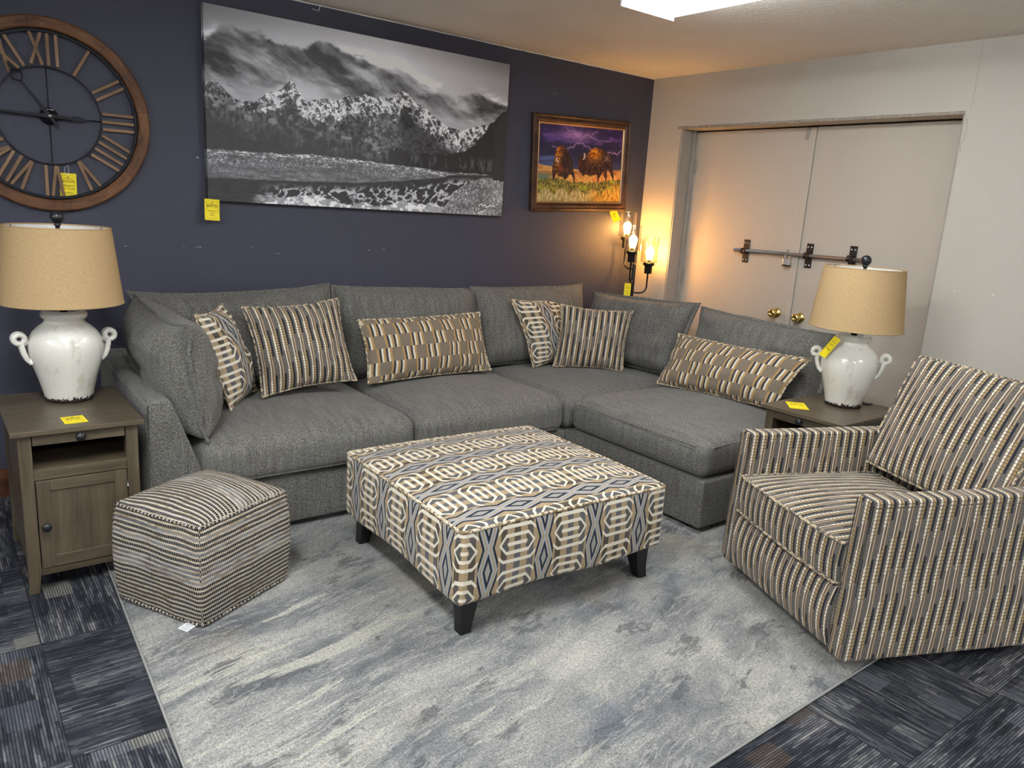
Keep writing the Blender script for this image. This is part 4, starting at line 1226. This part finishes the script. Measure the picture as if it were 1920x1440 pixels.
CANV = 2.0
def mountain(u, v):
    A = 2.0
    cltop = [(0.003,0.841),(0.041,0.901),(0.077,0.905),(0.105,0.889),(0.151,0.905),(0.189,0.875),(0.229,0.879),(0.269,0.865),(0.31,0.906),(0.351,0.92),(0.389,0.895),(0.439,0.854),(0.461,0.865),(0.507,0.836),(0.565,0.844),(0.614,0.828),(0.664,0.782),(0.721,0.766),(0.788,0.742),(0.847,0.79),(0.903,0.772),(0.997,0.752)]
    clbot = [(0.001,0.659),(0.056,0.631),(0.112,0.62),(0.169,0.636),(0.228,0.698),(0.3,0.672),(0.353,0.648),(0.463,0.658),(0.568,0.685),(0.641,0.694),(0.705,0.648),(0.771,0.621),(0.839,0.605),(0.943,0.65),(1.0,0.686)]
    ridge = [(-0.0,0.598),(0.02,0.63),(0.042,0.601),(0.069,0.556),(0.083,0.542),(0.135,0.546),(0.159,0.588),(0.188,0.623),(0.208,0.629),(0.221,0.669),(0.236,0.689),(0.248,0.667),(0.264,0.625),(0.282,0.574),(0.3,0.597),(0.331,0.614),(0.369,0.615),(0.385,0.619),(0.41,0.654),(0.429,0.635),(0.44,0.652),(0.463,0.673),(0.497,0.657),(0.55,0.671),(0.568,0.685),(0.579,0.713),(0.609,0.726),(0.622,0.689),(0.667,0.649),(0.706,0.606),(0.752,0.559),(0.793,0.541),(0.813,0.534),(0.881,0.581),(0.937,0.605),(0.965,0.644),(0.977,0.692),(0.999,0.708)]
    forest = [(-0.001,0.538),(0.055,0.517),(0.115,0.496),(0.198,0.507),(0.3,0.464),(0.386,0.454),(0.465,0.421),(0.518,0.371),(0.647,0.363),(0.777,0.375),(0.817,0.404),(0.871,0.458),(0.91,0.554),(0.977,0.692),(0.999,0.697)]
    meadow = [(-0.003,0.274),(0.099,0.279),(0.197,0.283),(0.3,0.296),(0.466,0.29),(0.649,0.278),(0.78,0.266),(0.919,0.275),(1.001,0.253)]
    bank = [(-0.005,0.121),(0.098,0.131),(0.248,0.138),(0.41,0.15),(0.588,0.184),(0.747,0.228),(0.78,0.249),(0.993,0.275)]
    refl = [(-0.006,0.003),(0.049,0.018),(0.097,0.051),(0.146,0.048),(0.196,0.034),(0.3,0.066),(0.333,0.05),(0.411,0.017),(0.469,0.039),(0.529,0.019),(0.59,0.057),(0.752,0.041),(0.787,-0.02)]
    gr = [(0.70,-0.06),(0.746,-0.005),(0.784,0.1),(0.823,0.183),(0.92,0.253),(1.001,0.253)]
    rt = np.interp(u, [0, .3, .55, .8, 1.0], [.50, .66, .74, .62, .50])
    sky = rt - .10 * sm(.86, 1.0, v) + .02 * (fbm(u * 6, v * 6) - .5)
    w1 = fbm(u * 5 + 3, v * 7, 4); w2 = fbm(u * 9, v * 9 + 7, 4)
    tear = fbm(u * 30 + w1 * 6, v * 34 + w2 * 6, 5, .62)
    ct = pl_(cltop, u) + .060 * (tear - .5) + .05 * (w2 - .5)
    cb = pl_(clbot, u) + .09 * (fbm(u * 9 + 2 * w1, v * 15) - .5)
    q = fbm(u * 9 + v * 2 + w1 * .9, v * 9 + u * 5 + w2 * 1.2, 6, .55)
    q2 = fbm(u * 30 + v * 8 + w1, v * 26 + u * 12, 5, .6)
    cl = np.clip(.33 + 1.0 * (q - .49) + .30 * (q2 - .5), .15, .60)
    dt = ct - v
    lobe = sm(.42, .60, fbm(u * 5 + 9, v * 3 + 2, 3))
    rim = np.exp(-((dt - .006) / .022) ** 2) * lobe * sm(.38, .58, tear) * .55
    halo = np.exp(-((dt + .012) / .030) ** 2) * lobe * .12
    m_top = sm(-.010, .022, dt)
    m_bot = sm(-.05, .035, v - cb + .10 * (q2 - .5) + .06 * (q - .5))
    lowsky = .60 + .30 * (fbm(u * 7, v * 16) - .45) - .10 * np.abs(u - .5)
    g = mixn(sky + halo, mixn(lowsky, cl, m_bot), m_top); g = g + rim * (1 - g)
    # mountains: ridged noise gives gullies and snow faces
    def ridged(x, y, o=5):
        r_ = 0; a_ = 1; t_ = 0
        for k_ in range(o):
            r_ = r_ + a_ * (1 - np.abs(2 * vn(x * 2 ** k_ + 13 * k_, y * 2 ** k_ + 29 * k_) - 1)); t_ += a_; a_ *= .55
        return r_ / t_
    rd = pl_(ridge, u) + .016 * (fbm(u * 90, u * 31 + 5, 3) - .5)
    mm = sm(-.002, .003, rd - v); depth = rd - v
    r1 = ridged(u * 60 + v * 22, v * 26 - u * 26); r2 = ridged(u * 150 - v * 40, v * 80 + u * 50, 4)
    alt = sm(.26, .02, depth)
    snow = sm(.645, .79, r1 * .55 + r2 * .33 + .16 * alt) * (.25 + .75 * sm(.20, .05, depth))
    dark = sm(.44, .60, fbm(u * 110, v * 60 + u * 30, 4, .65))
    mt = .15 + .13 * dark + .08 * r2 + .68 * snow * (.72 + .28 * dark)
    foot = sm(.09, .15, depth + .10 * (fbm(u * 9, v * 4) - .5)) * sm(.45, .52, fbm(u * 8 + 3, v * 4))
    mt = mixn(mt, .15 + .05 * dark, foot * .85)
    mt = mt * (1 - .35 * sm(.5, .56, fbm(u * 16 + 2, v * 9 - u * 5, 3)))
    mt = np.where(u < .075, mixn(mt, .15 + .20 * dark, .7), mt)
    g = mixn(g, mt, mm)
    # trees
    tr = pl_(forest, u) + .05 * (fbm(u * 44, v * 7, 3, .6) - .5) + .03 * (np.abs(np.sin(u * 150 + 6 * vn(u * 30, v * 3))) - .5) * (u < .62)
    fm = sm(-.002, .006, tr - v)
    crownn = fbm(u * 34, v * 22, 4, .6)
    lit = sm(.54, .72, crownn) * sm(.20, .0, tr - v) * (u < .55)
    ft = .13 + .05 * fbm(u * 90, v * 60) + .26 * lit + .02
    ft = mixn(ft, .12 + .12 * sm(.5, .7, fbm(u * 130, v * 18)) * sm(.06, .02, np.abs(v - .33)), sm(.50, .66, u + .1 * (w1 - .5)))
    ft = mixn(ft, .40, .45 * sm(.60, .72, ridged(u * 60, v * 22, 3)) * sm(.16, .03, tr - v) * (u < .55))
    g = mixn(g, ft, fm)
    # meadow
    md = pl_(meadow, u) + .010 * (fbm(u * 50, v * 9) - .5); me_ = sm(-.002, .006, md - v)
    gn = fbm(u * 210, v * 130, 4, .7); gl = fbm(u * 26, v * 70, 4, .6)
    mdw = .20 + .30 * gn * gl * 1.6
    mdw = mdw + .45 * sm(.56, .66, fbm(u * 90, v * 260, 3, .6)) * sm(.030, .0, np.abs(md - v - .012)) + .22 * (gn > .66) * sm(.05, .0, np.abs(md - v - .05) )
    g = mixn(g, mdw, me_)
    bk = pl_(bank, u) + .012 * (fbm(u * 40, 3 + v) - .5); bm_ = sm(-.002, .006, bk - v)
    wt = .13 + .06 * fbm(u * 40, v * 90)
    mir = ridged(u * 50 - v * 24, v * 26 + u * 22, 5)
    wt = wt + .44 * sm(.62, .78, mir) * sm(.0, .05, bk - v - .01) * sm(.12, .22, u)
    rf = pl_(refl, u) + .02 * (fbm(u * 30, v * 3) - .5)
    wt = mixn(wt, .50 + .45 * sm(.42, .62, fbm(u * 60, v * 40, 4, .6)), sm(-.004, .006, rf - v + .02 * (fbm(u * 70, v * 50) - .5)) * sm(.10, .20, u) * .9)
    g = mixn(g, wt, bm_)
    grs = pl_(gr, u) + .014 * (fbm(u * 60, v * 30) - .5); gm = sm(-.003, .006, grs - v) * (u > .72)
    gt = .20 + .40 * fbm(u * 160 + v * 20, v * 40, 3, .7) * fbm(u * 12, v * 20) * 1.7
    gt = gt + .3 * (fbm(u * 420, v * 150, 2) > .70)
    g = mixn(g, gt, gm)
    # sprays at lower left
    # darker trees rising at the right edge
    rt_ = (u > .955 + .02 * (fbm(v * 20, v * 3) - .5)) & (v < .70 - (1 - u) * 2.2) & (v > .235 + .02 * (fbm(u * 90, v * 9) - .5))
    g = np.where(rt_, .12 + .05 * gn, g)
    sig = np.minimum(seg_dist([(0.901,0.061),(0.912,0.075),(0.919,0.060),(0.927,0.072),(0.934,0.055),(0.950,0.068),(0.967,0.062)], u, v, A), seg_dist([(0.899,0.012),(0.93,0.034)], u, v, A))
    g = np.where(sig < .0030, .9, g)
    g = np.clip(g, .03, .97)
    return np.clip(tolin(np.stack([g * .985, g * .985, g * 1.02], -1)) * CANV, 0, .93)

CW, CH, CT = 1.862, .933, .040
cv = thing('canvas_print', 'wide black and white mountain landscape canvas on the dark wall', 'canvas', (2.113, Y1, 1.9035))
link('picture', grid_mesh(CW, CH, 900, 450, mountain, -CT), 'print', cv)
def edge_col(u, v): return mountain(np.zeros_like(u) + .004 + .02 * u, v)
sd = grid_mesh(CT - .001, CH, 4, 300, edge_col); lo = link('canvas_edge', sd, 'print', cv, (-CW / 2, -CT / 2 - .0005, 0), (0, 0, R(-90)))
link('stretcher', bevel_me([box(-CW / 2 + .0005, CW / 2, -CT + .0008, -.001, -CH / 2, CH / 2)], .0, 1), 'wall_far', cv)

def bison(u, v):
    A = 1.5
    b1 = [(0.245,0.743),(0.211,0.709),(0.19,0.638),(0.18,0.545),(0.164,0.474),(0.159,0.393),(0.17,0.297),(0.19,0.316),(0.212,0.377),(0.236,0.333),(0.279,0.326),(0.308,0.3),(0.334,0.308),(0.362,0.37),(0.39,0.361),(0.415,0.305),(0.431,0.319),(0.409,0.399),(0.395,0.538),(0.368,0.592),(0.329,0.68),(0.294,0.732)]
    b2 = [(0.464,0.464),(0.453,0.533),(0.466,0.582),(0.505,0.645),(0.538,0.656),(0.562,0.629),(0.601,0.705),(0.654,0.742),(0.723,0.734),(0.784,0.694),(0.844,0.666),(0.878,0.61),(0.884,0.477),(0.907,0.345),(0.89,0.337),(0.831,0.471),(0.811,0.432),(0.819,0.336),(0.796,0.333),(0.766,0.415),(0.722,0.325),(0.704,0.336),(0.689,0.382),(0.606,0.349),(0.559,0.38),(0.517,0.346),(0.508,0.386),(0.479,0.407)]
    L = [[(0.323,0.696),(0.358,0.724),(0.396,0.718),(0.419,0.773),(0.463,0.78),(0.511,0.792),(0.519,0.753),(0.576,0.743),(0.6,0.711)], [(0.467,0.792),(0.505,0.867),(0.454,0.894),(0.409,0.922),(0.383,0.975)], [(0.505,0.867),(0.563,0.911),(0.599,0.87),(0.645,0.853),(0.681,0.829),(0.853,0.836)], [(0.814,0.68),(0.842,0.69),(0.879,0.671),(0.901,0.686),(0.933,0.66),(0.987,0.722)], [(.15,.72),(.19,.71),(.21,.695)], [(.30,.97),(.33,.94),(.37,.93),(.42,.91)], [(.60,.87),(.63,.93),(.68,.95)]]
    def C(*c): return np.array(c) / 255.
    def mx(a, b, f): return a * (1 - f[..., None]) + b * f[..., None]
    n = fbm(u * 7, v * 14, 5, .6); n2 = fbm(u * 30, v * 30, 4, .6); f3 = fbm(u * 110, v * 34, 3, .7)
    c = np.ones(u.shape + (3,)) * C(52, 38, 84)
    c = mx(c, np.ones_like(c) * C(104, 74, 150), sm(.45, .75, n))
    c = mx(c, np.ones_like(c) * C(206, 150, 216), .8 * np.exp(-(((u - .42) / .20) ** 2 + ((v - .88) / .07) ** 2)) * (.5 + n2))
    c = mx(c, np.ones_like(c) * C(44, 42, 74), sm(.80, .74, v) * .85)
    c = mx(c, np.ones_like(c) * C(92, 120, 172), sm(.35, .6, fbm(u * 3, v * 26)) * sm(.68, .55, v) * sm(.45, .1, u))
    c = mx(c, np.ones_like(c) * C(80, 88, 130), sm(.62, .48, v) * .5)
    for l in L:
        w = .0045 if l in (L[0], L[3]) else .0028
        jit = .010 * (fbm(u * 50, v * 50, 2) - .5)
        d = seg_dist(l, u + jit, v + jit, A)
        c = mx(c, np.ones_like(c) * C(236, 206, 240), np.exp(-(d / w) ** 2) * .95); c = mx(c, np.ones_like(c) * C(170, 110, 180), np.exp(-(d / .02) ** 2) * .25)
    hill = np.interp(u, [.0, .144, .444, .713, .98], [.484, .461, .438, .433, .451])
    hc = mx(np.ones_like(c) * C(176, 110, 52), np.ones_like(c) * C(226, 172, 104), sm(.3, .7, fbm(u * 12, v * 60)))
    c = mx(c, hc, sm(-.003, .004, hill - v))
    c = mx(c, np.ones_like(c) * C(96, 120, 104), sm(.40, .34, v) * sm(.22, .08, u) * .9)
    gold = mx(np.ones_like(c) * C(214, 130, 60), np.ones_like(c) * C(246, 196, 112), sm(.35, .65, f3))
    c = mx(c, gold, sm(.40, .35, v + .02 * (n2 - .5)) * sm(.12, .25, u))
    for poly, hot in ((b1, (.225, .60, .05, .16)), (b2, (.65, .66, .095, .10))):
        m_ = poly_mask(poly, u + .006 * (fbm(u * 60, v * 60) - .5), v + .006 * (fbm(u * 60 + 9, v * 60) - .5)).astype(float)
        fur = mx(np.ones_like(c) * C(40, 24, 24), np.ones_like(c) * C(112, 66, 44), sm(.42, .68, fbm(u * 60, v * 50, 4, .7)))
        k = np.exp(-(((u - hot[0]) / hot[2]) ** 2 + ((v - hot[1]) / hot[3]) ** 2))
        orange = mx(np.ones_like(c) * C(150, 74, 22), np.ones_like(c) * C(240, 152, 40), sm(.40, .60, fbm(u * 50, v * 44, 3)))
        fur = mx(fur, orange, np.clip(k * 1.15, 0, 1))
        c = mx(c, fur, m_)
    for lg in ([(.19, .36), (.182, .29), (.187, .262)], [(.30, .36), (.312, .285)], [(.405, .40), (.424, .30), (.420, .27)], [(.70, .42), (.712, .32), (.708, .268)], [(.745, .44), (.728, .35)], [(.806, .46), (.818, .36), (.806, .285)], [(.872, .50), (.900, .37), (.906, .30)]):
        c = mx(c, np.ones_like(c) * C(44, 28, 30), (seg_dist(lg, u, v, A) < .011).astype(float))
    c = mx(c, np.ones_like(c) * C(46, 26, 26), .85 * np.exp(-(((u - .285) / .045) ** 2 + ((v - .53) / .10) ** 2)))
    c = mx(c, np.ones_like(c) * C(58, 30, 24), .7 * np.exp(-(((u - .515) / .045) ** 2 + ((v - .50) / .09) ** 2)))
    c = mx(c, np.ones_like(c) * C(150, 60, 34), .8 * np.exp(-(((u - .262) / .03) ** 2 + ((v - .44) / .05) ** 2)) * (n2 > .42))
    c = mx(c, np.ones_like(c) * C(120, 50, 30), .7 * np.exp(-(((u - .478) / .015) ** 2 + ((v - .52) / .08) ** 2)))
    c = mx(c, np.ones_like(c) * C(140, 124, 130), .7 * np.exp(-(((u - .81) / .03) ** 2 + ((v - .60) / .045) ** 2)))
    for hn in ([(0.21, 0.575), (.205, .545), (0.224, 0.522)], [(0.528, 0.648), (.538, .61), (0.522, 0.575)]):
        c = mx(c, np.ones_like(c) * C(214, 208, 204), (seg_dist(hn, u, v, A) < .010).astype(float))
    tl_ = seg_dist([(.872, .64), (.893, .655), (.912, .625)], u, v, A); c = mx(c, np.ones_like(c) * C(36, 24, 30), (tl_ < .009).astype(float))
    fr_ = np.interp(u, [0, .154, .237, .391, .726, .974], [.296, .301, .321, .267, .277, .327]) + .03 * (fbm(u * 40, v * 8, 3) - .5)
    bush = mx(np.ones_like(c) * C(86, 80, 40), np.ones_like(c) * C(176, 160, 70), sm(.4, .65, f3))
    bush = mx(bush, np.ones_like(c) * C(176, 186, 40), sm(.52, .66, fbm(u * 9 + 4, v * 12)) * sm(.14, .22, v))
    c = mx(c, bush, sm(-.004, .01, fr_ - v))
    tip = .10 + .09 * np.abs(np.sin(u * 17)) + .05 * (fbm(u * 60, v * 3, 2) - .5)
    pale = mx(np.ones_like(c) * C(160, 140, 84), np.ones_like(c) * C(236, 214, 160), sm(.4, .62, fbm(u * 150, v * 26, 3, .7)))
    yel = mx(np.ones_like(c) * C(170, 110, 40), np.ones_like(c) * C(250, 206, 84), sm(.4, .62, fbm(u * 140, v * 20, 3, .7)))
    pale = mx(pale, yel, sm(.55, .72, u))
    c = mx(c, pale, sm(-.004, .02, tip - v) * .85)
    c = mx(c, yel, sm(.28, .2, v) * sm(.8, .95, u) * .7)
    return tolin(np.clip(c, 0, 1)) * .9
bp = thing('framed_picture', 'bronze-framed painting of two bison under lightning', 'picture', (3.737, Y1, 1.818)); bp.rotation_euler = (0, R(-2.45), 0)
PW, PH = .905, .632; BW = .066
link('painting', grid_mesh(PW - 2 * BW + .01, PH - 2 * BW + .01, 420, 280, bison, -.012), 'oil', bp)
def frame_ring(prof, hw, hh):
    # prof: (inset from outer edge, depth); mitred corners
    V = []; F = []; m_ = len(prof)
    for (sx, sz) in ((-1, -1), (1, -1), (1, 1), (-1, 1)):
        for (q, y) in prof: V.append((sx * (hw - q), -y, sz * (hh - q)))
    for k in range(4):
        k2 = (k + 1) % 4
        for i in range(m_ - 1): F.append((k * m_ + i, k2 * m_ + i, k2 * m_ + i + 1, k * m_ + i + 1))
    return V, F, boxuv_of(V, F)
link('frame', mk(*frame_ring([(0, 0), (0, .026), (.004, .032), (.012, .034), (.016, .029), (.022, .028), (.036, .030), (.046, .025), (.052, .018)], PW / 2, PH / 2), smooth=False), 'frame', bp)
link('inner_lip', mk(*frame_ring([(.052, .020), (.054, .022), (.058, .021), (.063, .014), (.063, .010)], PW / 2, PH / 2), smooth=False), 'frame_lip', bp)

# ------------------------------------------------------------------ floor lamp
fl = thing('floor_lamp', 'black three-arm floor lamp with lit bulbs in clear glass cylinders, behind the sofa corner', 'floor lamp', (4.185, 3.985, 0))
link('base', pmesh(lathe([(0, .028), (.02, .028), (.022, .022), (.118, .016), (.125, .008), (.125, 0), (0, 0)], 48)), 'black', fl)
link('pole', pmesh(lathe([(0, 0.02), (.0135, .02), (.0135, 1.140), (.012, 1.147), (0, 1.147)], 20)), 'black', fl)
img_right = math.atan2(-.604, .797)
for (phi, zj) in ((7, .935), (-113, 1.018), (127, 1.108)):
    a_ = img_right + R(phi); dx, dy = math.cos(a_), math.sin(a_); r_ = .108
    pts = [(dx * .010, dy * .010, zj)] + [(dx * (.010 + (r_ - .045) * 1.0 * i / 3), dy * (.010 + (r_ - .045) * i / 3), zj - .002) for i in range(1, 3)]
    for i in range(0, 9):
        t_ = R(90 * i / 8); pts.append((dx * (r_ - .048 + .048 * math.sin(t_)), dy * (r_ - .048 + .048 * math.sin(t_)), zj + .048 - .048 * math.cos(t_)))
    pts.append((dx * r_, dy * r_, zj + .150))
    ar = link('arm', pmesh(tube(pts, .0065, 10)), 'black', fl)
    zs = zj + .145
    so = link('socket_cup', pmesh(lathe([(0, 0), (.026, 0), (.028, .004), (.029, .052), (.034, .058), (.042, .062), (.043, .078), (.038, .082), (.0, .080)], 32)), 'black', ar, (dx * r_, dy * r_, zs))
    for k in range(3):
        b_ = R(40 + 120 * k); link('thumb_screw', pmesh(tube([(.040 * math.cos(b_), .040 * math.sin(b_), .070), (.056 * math.cos(b_), .056 * math.sin(b_), .070)], .0025, 6)), 'black', so)
    link('lamp_holder', pmesh(lathe([(0, .08), (.014, .08), (.015, .100), (.013, .106), (0, .106)], 20)), 'steel', so)
    bl = [(0, .100), (.013, .102), (.015, .115), (.022, .132), (.029, .148), (.0305, .160), (.028, .173), (.020, .184), (.010, .190), (0, .191)]
    link('bulb', pmesh(lathe(bl[::-1][::-1], 12)), 'bulb', so)
    gl = [(.034, .083), (.058, .083), (.062, .088), (.062, .262), (.0605, .2645), (.0595, .262), (.0595, .090), (.056, .0855), (.034, .0855)]
    link('glass_shade', pmesh(lathe(gl, 40)), 'glass', so)

# ------------------------------------------------------------------ camera and colour management
cam = bpy.data.cameras.new('camera'); co = bpy.data.objects.new('camera', cam); COL.objects.link(co)
co.location = (0, 0, 1.5); co.rotation_euler = (R(76.93), R(-3.53), R(-37.13))
cam.sensor_width = 36; cam.sensor_fit = 'HORIZONTAL'; cam.lens = 36 * 1430 / 1920; cam.clip_start = .05
sc = bpy.context.scene; sc.camera = co
w = bpy.data.worlds.new('world'); sc.world = w; w.use_nodes = True
w.node_tree.nodes['Background'].inputs[0].default_value = (.5, .52, .55, 1); w.node_tree.nodes['Background'].inputs[1].default_value = .3
sc.view_settings.view_transform = 'Standard'; sc.view_settings.look = 'None'
sc.view_settings.exposure = 0.35; sc.view_settings.gamma = 1.0; sc.view_settings.use_curve_mapping = False
sc.cycles.max_bounces = 5; sc.cycles.diffuse_bounces = 3; sc.cycles.transparent_max_bounces = 12
sc.cycles.caustics_reflective = False; sc.cycles.caustics_refractive = False
sc.cycles.sample_clamp_indirect = 4.0
sc.cycles.use_adaptive_sampling = True; sc.cycles.adaptive_threshold = .085; sc.cycles.adaptive_min_samples = 16
